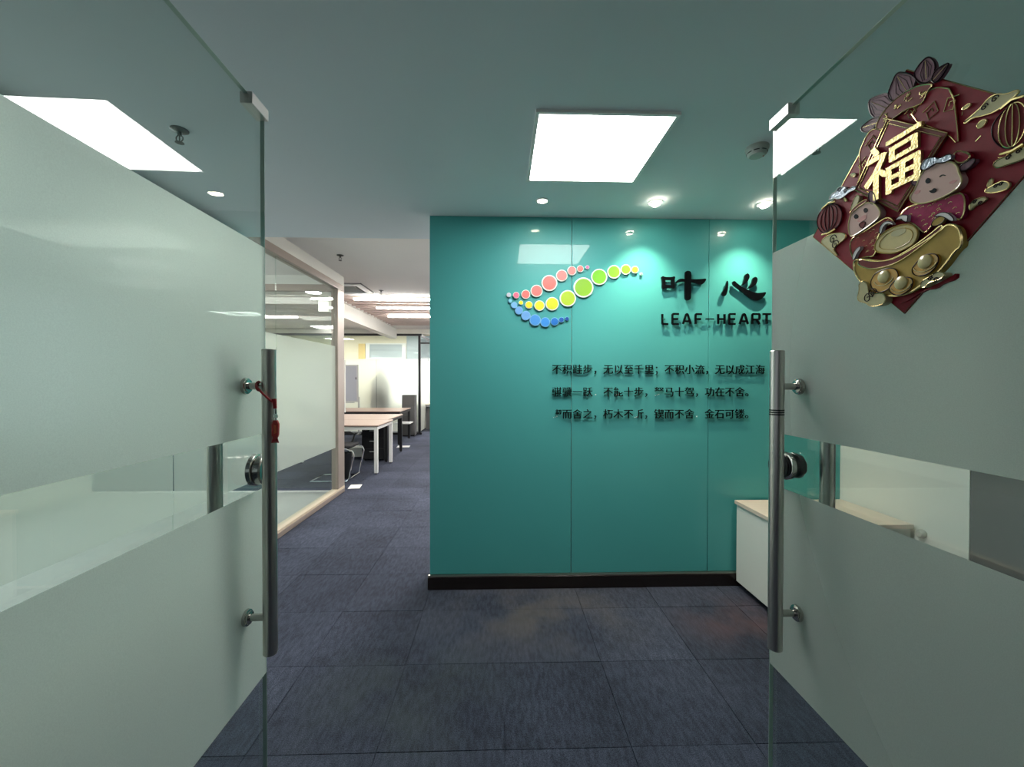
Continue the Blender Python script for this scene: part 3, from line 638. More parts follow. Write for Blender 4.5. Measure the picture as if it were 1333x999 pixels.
 'cloudR3': [(0.1199, -0.0727), (0.127, -0.0656), (0.1426, -0.0664), (0.1477, -0.0726), (0.1393, -0.0768), (0.1289, -0.0764), (0.1227, -0.0839)],
 'cloudR4': [(0.1425, -0.0566), (0.159, -0.0526), (0.1702, -0.0522), (0.1795, -0.0604), (0.1766, -0.0683), (0.1656, -0.069), (0.1493, -0.0636)],
 'cloudL1': [(-0.2239, -0.0217), (-0.2011, -0.0147), (-0.1827, -0.0153), (-0.1478, -0.0248), (-0.1409, -0.0409), (-0.1716, -0.0474), (-0.1823, -0.0554), (-0.1643, -0.0778), (-0.1822, -0.064), (-0.2045, -0.0427)],
 'coin1': [(-0.1342, 0.1021), (-0.1294, 0.1078), (-0.1166, 0.1001), (-0.1229, 0.0939)],
 'coin2': [(0.1291, 0.0619), (0.1377, 0.0674), (0.1454, 0.0627), (0.1413, 0.0545), (0.1327, 0.0538)],
 'coin3': [(0.1041, 0.1057), (0.1161, 0.1091), (0.1216, 0.1045), (0.1125, 0.1003)],
 'coin4': [(-0.1538, 0.0604), (-0.1453, 0.0567), (-0.1419, 0.047), (-0.1486, 0.0485)],
 'coin5': [(0.1458, -0.0503), (0.149, -0.0402), (0.1548, -0.0411), (0.1533, -0.05), (0.1492, -0.0558)],
 'eyes1a': [(-0.1092, 0.0013), (-0.103, 0.0015), (-0.0968, -0.0061), (-0.0998, -0.0102), (-0.106, -0.0092), (-0.1098, -0.0037)],
 'eyes1b': [(-0.085, 0.0034), (-0.0791, 0.0062), (-0.0727, -0.0003), (-0.0746, -0.0059), (-0.0813, -0.005)],
 'mouth1': [(-0.0966, -0.0245), (-0.0847, -0.0225), (-0.0773, -0.0266), (-0.083, -0.0386), (-0.089, -0.0364)],
 'nose1': [(-0.1013, -0.0149), (-0.0848, -0.0083), (-0.076, -0.0117), (-0.0774, -0.0214), (-0.0967, -0.0206)],
 'eye2': [(0.0519, 0.0029), (0.0572, 0.007), (0.0626, 0.0011), (0.0616, -0.0049), (0.0552, -0.0041)],
 'wink': [(0.078, -0.0009), (0.084, 0.0004), (0.09, -0.0046), (0.089, -0.0056), (0.084, -0.0017), (0.0791, -0.0036)],
 'mouth2': [(0.0596, -0.0193), (0.0649, -0.0206), (0.069, -0.0181), (0.0742, -0.0226), (0.0712, -0.0277), (0.066, -0.0269), (0.0618, -0.0228)],
 'cheek2a': [(0.0941, -0.0202), (0.1027, -0.0191), (0.1102, -0.0227), (0.1027, -0.0253), (0.097, -0.0241)],
 'cheek2b': [(0.0311, -0.0109), (0.0378, -0.0072), (0.0445, -0.0113), (0.0401, -0.0149), (0.0334, -0.0153)],
}
DC = [lin(c) for c in ((190, 200, 215), (235, 110, 140), (240, 115, 110), (243, 105, 98), (190, 110, 160), (235, 225, 40), (250, 215, 40), (245, 230, 50), (205, 210, 42),
      (168, 198, 48), (135, 188, 48), (120, 195, 50), (112, 182, 42), (105, 170, 130), (130, 205, 225), (120, 180, 225), (110, 165, 225), (75, 150, 225), (60, 145, 225), (35, 115, 200), (30, 90, 170), (25, 75, 150))]
DN = ['pale lilac', 'pink', 'salmon', 'coral red', 'mauve', 'small yellow', 'golden yellow', 'yellow', 'greenish yellow', 'lime', 'light green', 'leaf green', 'bright green', 'dull green', 'pale cyan', 'pale blue', 'light blue', 'sky blue', 'azure', 'blue', 'deep blue', 'navy blue']
logo = thing('wall_logo', 'logo of three arcs of coloured round discs on the teal wall', 'logo', (.35, WY, 1.95))
for i, c in enumerate(DC): mat('disc_%d' % i, c, .35)
for x, z, r, c in DISCS:
    b = bmesh.new(); n = 36
    yb, yf = (-.004, -.016)
    lathe(b, [(0, yb), (r, yb), (r, yf), (r*.86, yf-.0004), (r*.86, yf+.0002)], (x-.35, 0, z-1.95), 'y', n, 0)
    lathe(b, [(r*.86, yf+.0002), (r*.86, yf-.0012), (0, yf-.0012)], (x-.35, 0, z-1.95), 'y', n, 1)
    obj('disc', b, ['white_acrylic' if c < 14 else 'disc_15', 'disc_%d' % c], logo, label=DN[c]+' disc')

def rel(cx, cz): return lambda u, v, h: Vector((u-cx, -h, v-cz))
bs = thing('brush_lettering', 'two large black brush written characters on the teal wall', 'wall lettering', (1.35, WY, 1.95))
F0 = rel(1.35, 1.95)
b = bmesh.new()
extrude_poly(b, smooth_poly(BRUSH['mouth'], 1), [BRUSH['mouth_in']], F0, .016, .030)
extrude_poly(b, smooth_poly(BRUSH['bar']), [], F0, .016, .0301); extrude_poly(b, smooth_poly(BRUSH['post']), [], F0, .016, .0303)
obj('character', b, 'black_acrylic', bs)
b = bmesh.new()
for k in ('h1', 'h2', 'h3', 'h4'): extrude_poly(b, smooth_poly(BRUSH[k]), [], F0, .016, .030)
obj('character', b, 'black_acrylic', bs)
b = bmesh.new()
for k in ('post', 'h2', 'mouth', 'h1'):
    p = BRUSH[k]; cx = sum(a[0] for a in p)/len(p); cz = sum(a[1] for a in p)/len(p)
    cyl(b, (cx-1.35, -.001, cz-1.95), (cx-1.35, -.016, cz-1.95), .004, n=8)
obj('standoff_pin', b, 'chrome', bs, kind='stuff')

# Latin lettering: each letter from strokes of one width
ls = thing('company_lettering', 'black capital letters LEAF-HEART under the brush characters', 'wall lettering', (1.4, WY, 1.76))
F1 = rel(1.4, 1.76)
SW = .0135
GL = {'L': [[(0, 0), (0, 1)], ] , }
def arc(cx, cy, rx, ry, a0, a1, n=6): return [(cx+rx*math.cos(R(a0+(a1-a0)*i/n)), cy+ry*math.sin(R(a0+(a1-a0)*i/n))) for i in range(n+1)]
GLY = {
 'L': [[(0, 1), (0, .12)]+arc(.14, .12, .14, .12, 180, 270, 4)+[(1, 0)]],
 'E': [[(1, 1), (.15, 1)]+arc(.15, .88, .15, .12, 90, 180, 4)+[(0, .12)]+arc(.15, .12, .15, .12, 180, 270, 4)+[(1, 0)], [(0, .5), (.9, .5)]],
 'A': [[(0, 0), (.38, .93)]+arc(.5, .93, .1, .07, 150, 30, 4)+[(.62, .93), (1, 0)], [(.2, .28), (.8, .28)]],
 'F': [[(1, 1), (.15, 1)]+arc(.15, .88, .15, .12, 90, 180, 4)+[(0, 0)], [(0, .5), (.85, .5)]],
 '-': [[(0, .5), (1, .5)]],
 'H': [[(0, 0), (0, 1)], [(1, 0), (1, 1)], [(0, .5), (1, .5)]],
 'R': [[(0, 0), (0, .88)]+arc(.15, .86, .15, .14, 180, 90, 4)+[(.8, 1)]+arc(.85, .86, .15, .14, 90, 0, 4)+[(1, .62)]+arc(.85, .6, .15, .14, 0, -90, 4)+[(.05, .44)], [(.62, .44), (1, 0)]],
 'T': [[(0, 1), (1, 1)], [(.5, 1), (.5, 0)]]}
for chh, (p0, p1) in zip('LEAF-HEART', LET['row']):
    b = bmesh.new(); x0, x1, z1, z0 = p0[0], p1[0], p0[1], p1[1]
    x0 += .004; x1 -= .004; z0 += .005; z1 -= .005
    for k, st in enumerate(GLY[chh]):
        pts = [(x0+(x1-x0)*u, z0+(z1-z0)*v) for u, v in st]
        l, r_ = ribbon(pts, SW if chh != '-' else .008)
        for i in range(len(pts)-1):
            extrude_poly(b, [l[i], l[i+1], r_[i+1], r_[i]], [], F1, .016, .025+.0002*k)
    cyl(b, ((x0+x1)/2-1.4, -.001, (z0+z1)/2-1.76), ((x0+x1)/2-1.4, -.016, (z0+z1)/2-1.76), .0025, n=6)
    obj('letter', b, 'black_acrylic', ls)

# small Chinese characters: raised letters of the motto (some have lost a piece, leaving glue dots)
def glyph_mesh(ch, size, extr, off=0.0):
    cu = bpy.data.curves.new('g', 'FONT'); cu.body = ch; cu.size = size; cu.extrude = extr;  cu.resolution_u = 2; cu.fill_mode = 'BOTH'
    o = bpy.data.objects.new('g', cu); me = bpy.data.meshes.new_from_object(o)
    bm = bmesh.new(); bm.from_mesh(me); bpy.data.objects.remove(o); bpy.data.curves.remove(cu); bpy.data.meshes.remove(me)
    bmesh.ops.remove_doubles(bm, verts=bm.verts[:], dist=1e-6)
    return bm
def embolden(bm, d):
    g = bmesh.ops.duplicate(bm, geom=bm.verts[:]+bm.edges[:]+bm.faces[:])['geom']
    for v in [v for v in g if isinstance(v, bmesh.types.BMVert)]: v.co += Vector((d, -d*.4, .0002))
def bounds(bm):
    xs = [v.co.x for v in bm.verts]; ys = [v.co.y for v in bm.verts]; return min(xs), max(xs), min(ys), max(ys)
refb = glyph_mesh('里', 1, 0); rb = bounds(refb); refb.free()
GS = .060/max(rb[3]-rb[2], 1e-3)              # a character is about 6 cm high
rb = [v*GS for v in rb]; ex, ey = (rb[0]+rb[1])/2, (rb[2]+rb[3])/2   # centre of the em box
def islands(bm):
    seen = set(); out = []
    for f in bm.faces:
        if f in seen: continue
        st = [f]; seen.add(f); comp = []
        while st:
            g = st.pop(); comp.append(g)
            for e in g.edges:
                for h in e.link_faces:
                    if h not in seen: seen.add(h); st.append(h)
        out.append(comp)
    return out
ROWS = [('不积跬步，无以至千里；不积小流，无以成江海', 1.524), ('骐骥一跃 不能十步，驽马十驾，功在不舍。', 1.367), ('锲而舍之，朽木不折，锲而不舍 金石可镂。', 1.213)]
MISSING = {(1, 6): lambda x, y: x > .08 and y > .05, (1, 10): lambda x, y: y < -.1, (2, 0): lambda x, y: x < -.08 or y < -.12, (2, 8): lambda x, y: x < -.12}
RN = ['first line of the small black raised Chinese motto, under the letters', 'middle line of the small black raised Chinese motto', 'lowest line of the small black raised Chinese motto']
X00, PITCH = .393, .0716
for ri, (txt, zc) in enumerate(ROWS):
    t = thing('motto_line', RN[ri], 'wall lettering', (1.1, WY, zc))
    gd = bmesh.new(); ng = 0
    for ci, c in enumerate(txt):
        cx = X00+ci*PITCH
        if c == ' ':
            cyl(gd, (cx-1.1-.012, -.0005, -.020), (cx-1.1-.012, -.004, -.020), .005, .003, n=8); ng += 1; continue
        b = glyph_mesh(c, GS, .0028, .0012)
        key = (ri, ci)
        if key in MISSING:
            dele = []
            for comp in islands(b):
                vs = [v.co for f in comp for v in f.verts]
                mx = (min(v.x for v in vs)+max(v.x for v in vs))/2-ex; my = (min(v.y for v in vs)+max(v.y for v in vs))/2-ey
                if MISSING[key](mx/.06, my/.06): dele += comp
            if dele and len(dele) < len(b.faces): bmesh.ops.delete(b, geom=dele, context='FACES')
            for k in range(3): cyl(gd, (cx-1.1-.02+k*.012, -.0005, -.026+.004*k), (cx-1.1-.02+k*.012, -.003, -.026+.004*k), .0035, .002, n=7)
            ng += 1
        embolden(b, .0016)
        for v in b.verts:
            x, y, z = v.co; v.co = Vector((cx-1.1+x-ex, -.014-z, y-ey))
        obj('character', b, 'black_acrylic', t)
    if ng: obj('glue_dots', gd, 'glue', t, kind='stuff')
    else: gd.free()

# ================================================================ FESTIVE DECORATION ON THE RIGHT DOOR
mat('card_red', (.20, .004, .014), .45, noise=.25, nscale=60, coat=.1)
mat('deep_red', (.25, .004, .022), .45, noise=.1, nscale=50, coat=.1)
mat('foil_gold', (.72, .56, .26), .24, metal=1, noise=.12, nscale=120)
mat('foil_gold_rough', (.62, .50, .22), .34, metal=.85, noise=.2, nscale=150, bump=1.0, bscale=220)
mat('print_gold', (.42, .29, .07), .3, noise=.25, nscale=50, coat=.6)
mat('print_gold_light', (.60, .50, .22), .3, noise=.15, nscale=70, coat=.5)
mat('orange_gold', (.55, .30, .04), .25, noise=.15, nscale=60, coat=.8)
mat('cloud_cream', (.46, .42, .22), .4, noise=.1, nscale=90, coat=.3)
mat('petal_mauve', (.17, .085, .11), .35, noise=.3, nscale=90, coat=.4, stretch=(1, 3, .4))
mat('outline_dark', (.018, .004, .008), .4)
mat('skin_pink', (.56, .37, .32), .45, coat=.3)
mat('blush', (.48, .20, .19), .5)
mat('magenta_cloth', (.30, .012, .075), .35, noise=.5, nscale=130, coat=.6)
mat('crimson_cloth', (.22, .02, .02), .35, noise=.5, nscale=130, coat=.6)
mat('bow_blue', (.30, .36, .42), .25, metal=.5, noise=.25, nscale=150, bump=.6)
mat('white_cuff', (.62, .60, .58), .5)
mat('eye_black', (.006, .004, .004), .15, coat=1)
mat('arch_brown', (.17, .035, .035), .35, noise=.15, nscale=60, coat=.5)
mat('lantern_red', (.14, .008, .012), .35, noise=.15, nscale=60, coat=.5)
for k_ in ('card_red', 'deep_red', 'petal_mauve', 'outline_dark', 'arch_brown', 'lantern_red', 'crimson_cloth', 'magenta_cloth', 'skin_pink', 'print_gold'):
    M[k_].node_tree.nodes['Principled BSDF'].inputs['Specular IOR Level'].default_value = .18; M[k_].node_tree.nodes['Principled BSDF'].inputs['Coat Weight'].default_value = .06
DCY, DCZ = .8323, 1.8294
s_ = YD-DCY; dX = .8339-.0059*s_
deco = thing('festive_decoration', 'red and gold embossed new year card with two calves stuck on right glass door', 'decoration', (dX-.0016, DCY, DCZ), 0)
deco.rotation_euler = (0, 0, -math.atan(.0059))
def dfn(u, v, h): return Vector((-h, -u, v))     # u runs towards the hinge, h towards the camera side
def dpoly(name, pts, h0, h1, m, it=2, outline=0, om='outline_dark', label=None, parent=None, holes=()):
    """a relief piece; with outline it stands on a slightly larger dark or gold backing"""
    b = bmesh.new(); P = smooth_poly(pts, it) if it else pts
    mats = [m]
    extrude_poly(b, P, [], dfn, h0, h1)
    if outline:
        mats.append(om if isinstance(om, str) else om)
        tube(b, [dfn(p[0], p[1], h1) for p in P], outline, 5, mi=1, closed=True)
    return obj(name, b, mats, parent or deco, label=label)
hd = .2545
dia = [(-hd, 0), (0, -hd*.955), (hd, 0), (0, hd)]
b = bmesh.new(); extrude_poly(b, dia, [], dfn, .0, .0025)
tube(b, [dfn(p[0]*.995, p[1]*.995, .0025) for p in dia], .0012, 5, mi=1, closed=True)
# firework streaks and flecks printed in relief on the card
rnd = random.Random(3)
for i in range(46):
    u = rnd.uniform(-.2, .23); v = rnd.uniform(-.2, .2)
    if abs(u)+abs(v) > .225: continue
    a = math.atan2(v-.02, u-.10); L_ = rnd.uniform(.006, .018)
    tube(b, [dfn(u, v, .0026), dfn(u+L_*math.cos(a), v+L_*math.sin(a), .0026)], rnd.uniform(.0008, .0016), 5, mi=1 if i % 3 else 2)
obj('card', b, ['card_red', 'foil_gold', 'blush'], deco)
D_ = DECO
# lotus
for i in (1, 5, 2, 3, 4):
    p = D_['petal%d' % i]; P = smooth_poly(p, 2); b = bmesh.new(); h = .0045+.0006*i
    extrude_poly(b, P, [], dfn, .0, h); tube(b, [dfn(a[0], a[1], h) for a in P], .0017, 5, mi=1, closed=True)
    cx = sum(a[0] for a in P)/len(P); cz = sum(a[1] for a in P)/len(P)
    tip = max(P, key=lambda a: (a[0]-.02)**2+(a[1]-.10)**2); bx_, bz_ = 2*cx-tip[0], 2*cz-tip[1]
    for w_ in (-.55, -.28, 0, .28, .55):
        nx, nz = -(tip[1]-bz_), (tip[0]-bx_); 
        q0 = (cx+(bx_-cx)*.75+nx*w_*.28, cz+(bz_-cz)*.75+nz*w_*.28); q1 = (cx+nx*w_*.42, cz+nz*w_*.42); q2 = (cx+(tip[0]-cx)*.8+nx*w_*.10, cz+(tip[1]-cz)*.8+nz*w_*.10)
        tube(b, [dfn(*q0, h+.0002), dfn(*q1, h+.0002), dfn(*q2, h+.0002)], .0006, 4, mi=2 if w_ == 0 else 1)
    obj('lotus_petal', b, ['petal_mauve', 'outline_dark', 'foil_gold'], deco)
# lattice fields beside the frame, with gold key pattern
for key, rots in (('latL', 1), ('latR', 1)):
    dpoly('lattice_panel', D_[key], .0025, .0060, 'card_red', 1, .0013, 'foil_gold')
def key_pattern(cx, cz, s, ang=0, flip=1):
    b = bmesh.new(); pts = [(-.9, .9), (.9, .9), (.9, -.9), (-.5, -.9), (-.5, .3), (.3, .3), (.3, -.3)]
    c, sn = math.cos(ang), math.sin(ang)
    P = [dfn(cx+s*(flip*x*c-y*sn), cz+s*(flip*x*sn+y*c), .0064) for x, y in pts]; tube(b, P, .0011, 5)
    obj('key_pattern', b, 'foil_gold', deco)
f0, f1, f2, f3 = D_['frame']
for a in ((f0[0]-.042, f0[1]-.030, .013, .5, 1), (f0[0]-.060, f0[1]-.066, .013, .5, -1), (.052, .135, .013, .3, 1), (.090, .126, .012, -.3, -1), (.012, .158, .010, .4, 1)): key_pattern(*a)
# arch with four small embossed signs (not legible in the photograph)
dpoly('arch_band', D_['arch'], .003, .0080, 'arch_brown', 1, .0013, 'foil_gold')
A_ = D_['arch']
for k, (u, v) in enumerate(((-.080, .128), (-.043, .163), (-.008, .183), (.026, .196))):
    b = bmesh.new(); rr = random.Random(k+11)
    # place on the middle line of the band
    i = [0, 2, 4, 6][k]; 
    mid = [((A_[1][0]+A_[13][0])/2, (A_[1][1]+A_[13][1])/2), ((A_[3][0]+A_[12][0])/2, (A_[3][1]+A_[12][1])/2), ((A_[4][0]+A_[11][0])/2, (A_[4][1]+A_[11][1])/2), ((A_[6][0]+A_[10][0])/2, (A_[6][1]+A_[10][1])/2)][k]
    for j in range(7):
        a = rr.choice((0.15, 1.5, .8, 2.3)); L_ = rr.uniform(.005, .009); ox, oz = rr.uniform(-.006, .006), rr.uniform(-.006, .006)
        tube(b, [dfn(mid[0]+ox, mid[1]+oz, .0082), dfn(mid[0]+ox+L_*math.cos(a), mid[1]+oz+L_*math.sin(a), .0082)], .0012, 5)
    obj('embossed_sign', b, 'foil_gold', deco)
# diamond frame with the large gold character
F = [f0, f1, f2, f3]; fc = (sum(p[0] for p in F)/4, sum(p[1] for p in F)/4)
def sc(p, k): return (fc[0]+(p[0]-fc[0])*k, fc[1]+(p[1]-fc[1])*k)
b = bmesh.new(); extrude_poly(b, [sc(p, 1) for p in F], [], dfn, .003, .0088); extrude_poly(b, [sc(p, .86) for p in F], [], dfn, .0088, .0092, mi=1)
for k, rr_ in ((1.0, .0020), (.90, .0014)): tube(b, [dfn(*sc(p, k), .0092) for p in F], rr_, 6, mi=2, closed=True)
obj('diamond_frame', b, ['arch_brown', 'deep_red', 'foil_gold'], deco)
b = glyph_mesh('福', 1, 0.02); embolden(b, .03); x0, x1, y0, y1 = bounds(b); cx, cy = (x0+x1)/2, (y0+y1)/2
bmesh.ops.bisect_plane(b, geom=b.verts[:]+b.edges[:]+b.faces[:], plane_co=(cx, cy, 0), plane_no=(1, 0, 0))
FUW, FUH = .128, .118
for v in b.verts:
    x, y, z = v.co; u = (x-cx)/(x1-x0); vv = (y-cy)/(y1-y0)
    v.co = dfn(-.020+u*FUW, .070+vv*FUH, .0125+(z/.02)*.0030)
obj('fortune_character', b, 'foil_gold_rough', deco, label='large embossed gold character on the red diamond')
# clouds, coins, lanterns
def spiral(b, cx, cz, r, h, mi, turns=1.6, w=.0010):
    tube(b, [dfn(cx+r*(1-i/22)*math.cos(turns*2*math.pi*i/22), cz+r*(1-i/22)*math.sin(turns*2*math.pi*i/22), h) for i in range(20)], w, 5, mi=mi)
def cloud(key, m='cloud_cream', h=.0065, om='foil_gold'):
    P = smooth_poly(D_[key], 2); b = bmesh.new(); extrude_poly(b, P, [], dfn, .0025, h); tube(b, [dfn(a[0], a[1], h) for a in P], .0011, 5, mi=1, closed=True)
    u0, u1 = min(a[0] for a in P), max(a[0] for a in P); v0, v1 = min(a[1] for a in P), max(a[1] for a in P)
    k = min(u1-u0, v1-v0)
    pts = sorted(D_[key])[::max(1, len(D_[key])//3)]
    for a in pts[1:3]:
        c = (a[0]*.65+(u0+u1)/2*.35, a[1]*.5+(v0+v1)/2*.5); spiral(b, c[0], c[1], k*.20, h+.0004, 2)
    obj('cloud', b, [m, om, 'outline_dark'], deco)
for key in ('cloudL1', 'cloudR1', 'cloudR2', 'cloudR3', 'cloudR4'): cloud(key)
cloud('cloudBlue', 'bow_blue', .0070, 'white_cuff')
for key in ('coin1', 'coin2', 'coin3', 'coin4', 'coin5'): dpoly('coin', D_[key], .0025, .0052, 'print_gold_light', 2, .0009, 'foil_gold')
for key in ('lantern', 'lan2'):
    P = smooth_poly(D_[key], 2); b = bmesh.new(); extrude_poly(b, P, [], dfn, .0025, .0070); tube(b, [dfn(a[0], a[1], .0070) for a in P], .0012, 5, mi=1, closed=True)
    u0, u1 = min(a[0] for a in P), max(a[0] for a in P); v0, v1 = min(a[1] for a in P), max(a[1] for a in P); cu, cv = (u0+u1)/2, (v0+v1)/2
    for w_ in (-.66, -.33, 0, .33, .66):
        tube(b, [dfn(cu+(u1-u0)/2*w_*math.sin(t), cv+(v1-v0)*.47*math.cos(t), .0075) for t in [R(8+i*16.4) for i in range(11)]], .0010, 5, mi=1 if key == 'lantern' else 2)
    obj('lantern_relief', b, ['lantern_red', 'outline_dark', 'foil_gold'], deco)
    for vv in (v0, v1):
        b = bmesh.new(); tube(b, [dfn(cu-(u1-u0)*.27, vv-.001, .0080), dfn(cu, vv+(.004 if vv == v1 else -.004), .0080), dfn(cu+(u1-u0)*.27, vv-.001, .0080)], .0024, 6); obj('lantern_cap', b, 'foil_gold', deco)
# boat shaped ingot and what lies on it
b = bmesh.new(); P = smooth_poly(D_['boat'], 2); extrude_poly(b, P, [], dfn, .0, .0130); tube(b, [dfn(a[0], a[1], .0130) for a in P], .0024, 6, mi=1, closed=True)
boat = obj('ingot_boat', b, ['print_gold', 'foil_gold'], deco, label='large gold boat shaped ingot')
b = bmesh.new(); P = smooth_poly(D_['boat_rim'], 2); extrude_poly(b, P, [], dfn, .0130, .0148); tube(b, [dfn(a[0], a[1], .0148) for a in P], .0013, 5, mi=1, closed=True)
obj('rim', b, ['arch_brown', 'foil_gold'], boat)
dpoly('backing_edge', D_['edgeB'], .0, .0060, 'card_red', 1)
for i, key in enumerate(('ing1', 'ing2', 'ing3')):
    P = smooth_poly(D_[key], 2); h = .0165+.001*i; b = bmesh.new(); extrude_poly(b, P, [], dfn, .0130, h); tube(b, [dfn(a[0], a[1], h) for a in P], .0011, 5, mi=1, closed=True)
    cu = sum(a[0] for a in P)/len(P); cv = sum(a[1] for a in P)/len(P)
    for k in range(10): pass
    lathe(b, [(0.0135, 0), (.013, -.003), (.009, -.0055), (0, -.0065)], (0, 0, 0), 'x', 20, 2)
    for v in [v for v in b.verts][-80:]: v.co = v.co+Vector((-h, -(cu+.001), cv+.006))
    tube(b, [dfn(cu+.022*math.cos(R(a)), cv+.002+.014*math.sin(R(a)), h+.0006) for a in range(190, 351, 16)], .0013, 5, mi=3)
    obj('small_ingot', b, ['orange_gold', 'outline_dark', 'print_gold_light', 'foil_gold'], deco)
cloud('cloudB1', h=.0185); cloud('cloudB2', h=.0175)
# calves
def calf(hk, bk, cloth, nm):
    P = smooth_poly(D_[bk], 2); b = bmesh.new(); extrude_poly(b, P, [], dfn, .0, .0105); tube(b, [dfn(a[0], a[1], .0105) for a in P], .0017, 5, mi=1, closed=True)
    rr = random.Random(len(bk)+5); u0, u1 = min(a[0] for a in P), max(a[0] for a in P); v0, v1 = min(a[1] for a in P), max(a[1] for a in P)
    for i in range(26):
        u = rr.uniform(u0+.01, u1-.01); v = rr.uniform(v0+.01, v1-.008)
        if not inside(u, v, P): continue
        tube(b, [dfn(u+.0035*math.cos(t), v+.0028*math.sin(t), .0107) for t in [R(20+k*28) for k in range(6)]], .0006, 4, mi=1)
    obj('calf_body', b, [cloth, 'foil_gold'], deco)
    P = smooth_poly(D_[hk], 3); b = bmesh.new(); extrude_poly(b, P, [], dfn, .0, .0150); tube(b, [dfn(a[0], a[1], .0148) for a in P], .0016, 6, mi=1, closed=True)
    return obj('calf_head', b, ['skin_pink', 'print_gold_light'], deco, label=nm)
def inside(x, y, P):
    c = False
    for i in range(len(P)):
        (x1, y1), (x2, y2) = P[i-1], P[i]
        if (y1 > y) != (y2 > y) and x < (x2-x1)*(y-y1)/(y2-y1)+x1: c = not c
    return c
dpoly('ear', D_['earL2'], .004, .0125, 'petal_mauve', 2, .0012); dpoly('ear', D_['earR2'], .004, .0125, 'petal_mauve', 2, .0012)
dpoly('horn', D_['horn2'], .004, .0120, 'deep_red', 2, .0014, 'foil_gold'); dpoly('horn', D_['ears1'], .004, .0150, 'petal_mauve', 2, .0012)
dpoly('horn', D_['horn1'], .004, .0120, 'cloud_cream', 2, .0010, 'foil_gold')
h1 = calf('head1', 'body1', 'crimson_cloth', 'laughing calf head with a headband')
h2 = calf('head2', 'body2', 'magenta_cloth', 'winking calf head with a silver bow')
dpoly('headband', D_['band1'], .0150, .0166, 'arch_brown', 1, .0009, 'foil_gold', parent=h1)
for k in ('eyes1a', 'eyes1b'): dpoly('eye', D_[k], .0150, .0160, 'eye_black', 2, parent=h1)
dpoly('muzzle', D_['nose1'], .0150, .0158, 'blush', 2, parent=h1); dpoly('mouth', D_['mouth1'], .0150, .0164, 'arch_brown', 2, .0007, parent=h1)
dpoly('eye', D_['eye2'], .0150, .0160, 'eye_black', 2, parent=h2); dpoly('winking_eye', D_['wink'], .0150, .0158, 'eye_black', 1, parent=h2)
dpoly('mouth', D_['mouth2'], .0150, .0160, 'eye_black', 1, parent=h2)
for k in ('cheek2a', 'cheek2b'): dpoly('cheek', D_[k], .0150, .0154, 'blush', 2, parent=h2)
dpoly('bow', D_['bow'], .012, .0185, 'bow_blue', 2, .0010, 'outline_dark')
P = smooth_poly(D_['lump'], 2); b = bmesh.new(); extrude_poly(b, P, [], dfn, .0105, .0145); tube(b, [dfn(a[0], a[1], .0145) for a in P], .0016, 6, mi=1, closed=True)
cu = sum(a[0] for a in P)/len(P); cv = sum(a[1] for a in P)/len(P)
tube(b, [dfn(cu+(a[0]-cu)*.78, cv+(a[1]-cv)*.72, .0147) for a in P], .0010, 5, mi=1, closed=True)
extrude_poly(b, [(cu+(a[0]-cu)*.34+.004, cv+(a[1]-cv)*.30+.012) for a in P], [], dfn, .0145, .0152, mi=2)
obj('gold_lump', b, ['print_gold_light', 'print_gold', 'cloud_cream'], deco)
for k in ('cuff1', 'cuff2', 'cuff3', 'cuff4'): dpoly('cuff', D_[k], .0105, .0170, 'white_cuff', 2, .0008)
dpoly('paw', D_['paw'], .0105, .0160, 'print_gold', 2, .0008)

# ================================================================ CABINET AND WALL STOP
cb = thing('low_cabinet', 'low white cabinet with pale top in the corner by the teal wall', 'cabinet', (2.02, 2.60, 0))
CB0, CB1, CY0, CY1 = 1.655-2.02, 2.400-2.02, 2.36-2.60, 2.862-2.60
box('body', 'cabinet_white', CB0, CB1, CY0+.019, CY1, .045, .586, cb, bevel=.001)
box('top', 'laminate', CB0-.015, CB1+.005, CY0-.012, CY1+.002, .586, .611, cb, bevel=.0015)
dw = (CB1-CB0)/2
for i in range(2):
    d = box('door', 'cabinet_white', CB0+i*dw+.002, CB0+(i+1)*dw-.002, CY0, CY0+.0185, .048, .583, cb, bevel=.0015)
    xh = CB0+dw+(-.03 if i == 0 else .03)
    b = bmesh.new(); cyl(b, (xh, CY0-.02, .40), (xh, CY0-.02, .50), .005, n=10)
    for z in (.41, .49): cyl(b, (xh, CY0-.02, z), (xh, CY0, z), .004, n=8)
    obj('handle', b, 'polished_steel', d)
for i in (0, 1):
    for j in (0, 1):
        b = bmesh.new(); x = CB0+.06 if i == 0 else CB1-.06; y = CY0+.07 if j == 0 else CY1-.06
        cyl(b, (x, y, 0), (x, y, .046), .020, n=14); obj('foot', b, 'black_metal', cb)
b = bmesh.new(); lathe(b, [(0, 0), (.024, 0), (.026, -.006), (.024, -.022), (.018, -.028), (0, -.029)], n=24, ax='x')
obj('wall_stop', b, 'detector_plastic', loc=(2.4205, 2.31, .572), label='small round grey wall stop at the cabinet corner', cat='wall stop')

# ================================================================ OFFICE
# air conditioning cassette
ac = thing('air_vent', 'square ceiling air outlet at the end of the glass partition', 'air vent', (-2.27, 6.12, H2))
b = bmesh.new()
bx(b, -.34, .34, -.31, -.24, -.025, 0); bx(b, -.34, .34, .24, .31, -.025, 0); bx(b, -.34, -.27, -.24, .24, -.025, 0); bx(b, .27, .34, -.24, .24, -.025, 0)
obj('frame', b, 'white_metal', ac, bevel=.004)
b = bmesh.new(); bx(b, -.365, .365, -.335, .335, -.006, -.001); obj('shadow_gap', b, 'black_metal', ac)
box('filter_grille', 'vent_grey', -.22, .22, -.19, .19, -.016, -.007, ac)
for i in range(10):
    y = -.17+i*.037; box('grille_bar', 'vent_grey', -.215, .215, y, y+.012, -.021, -.016, ac)
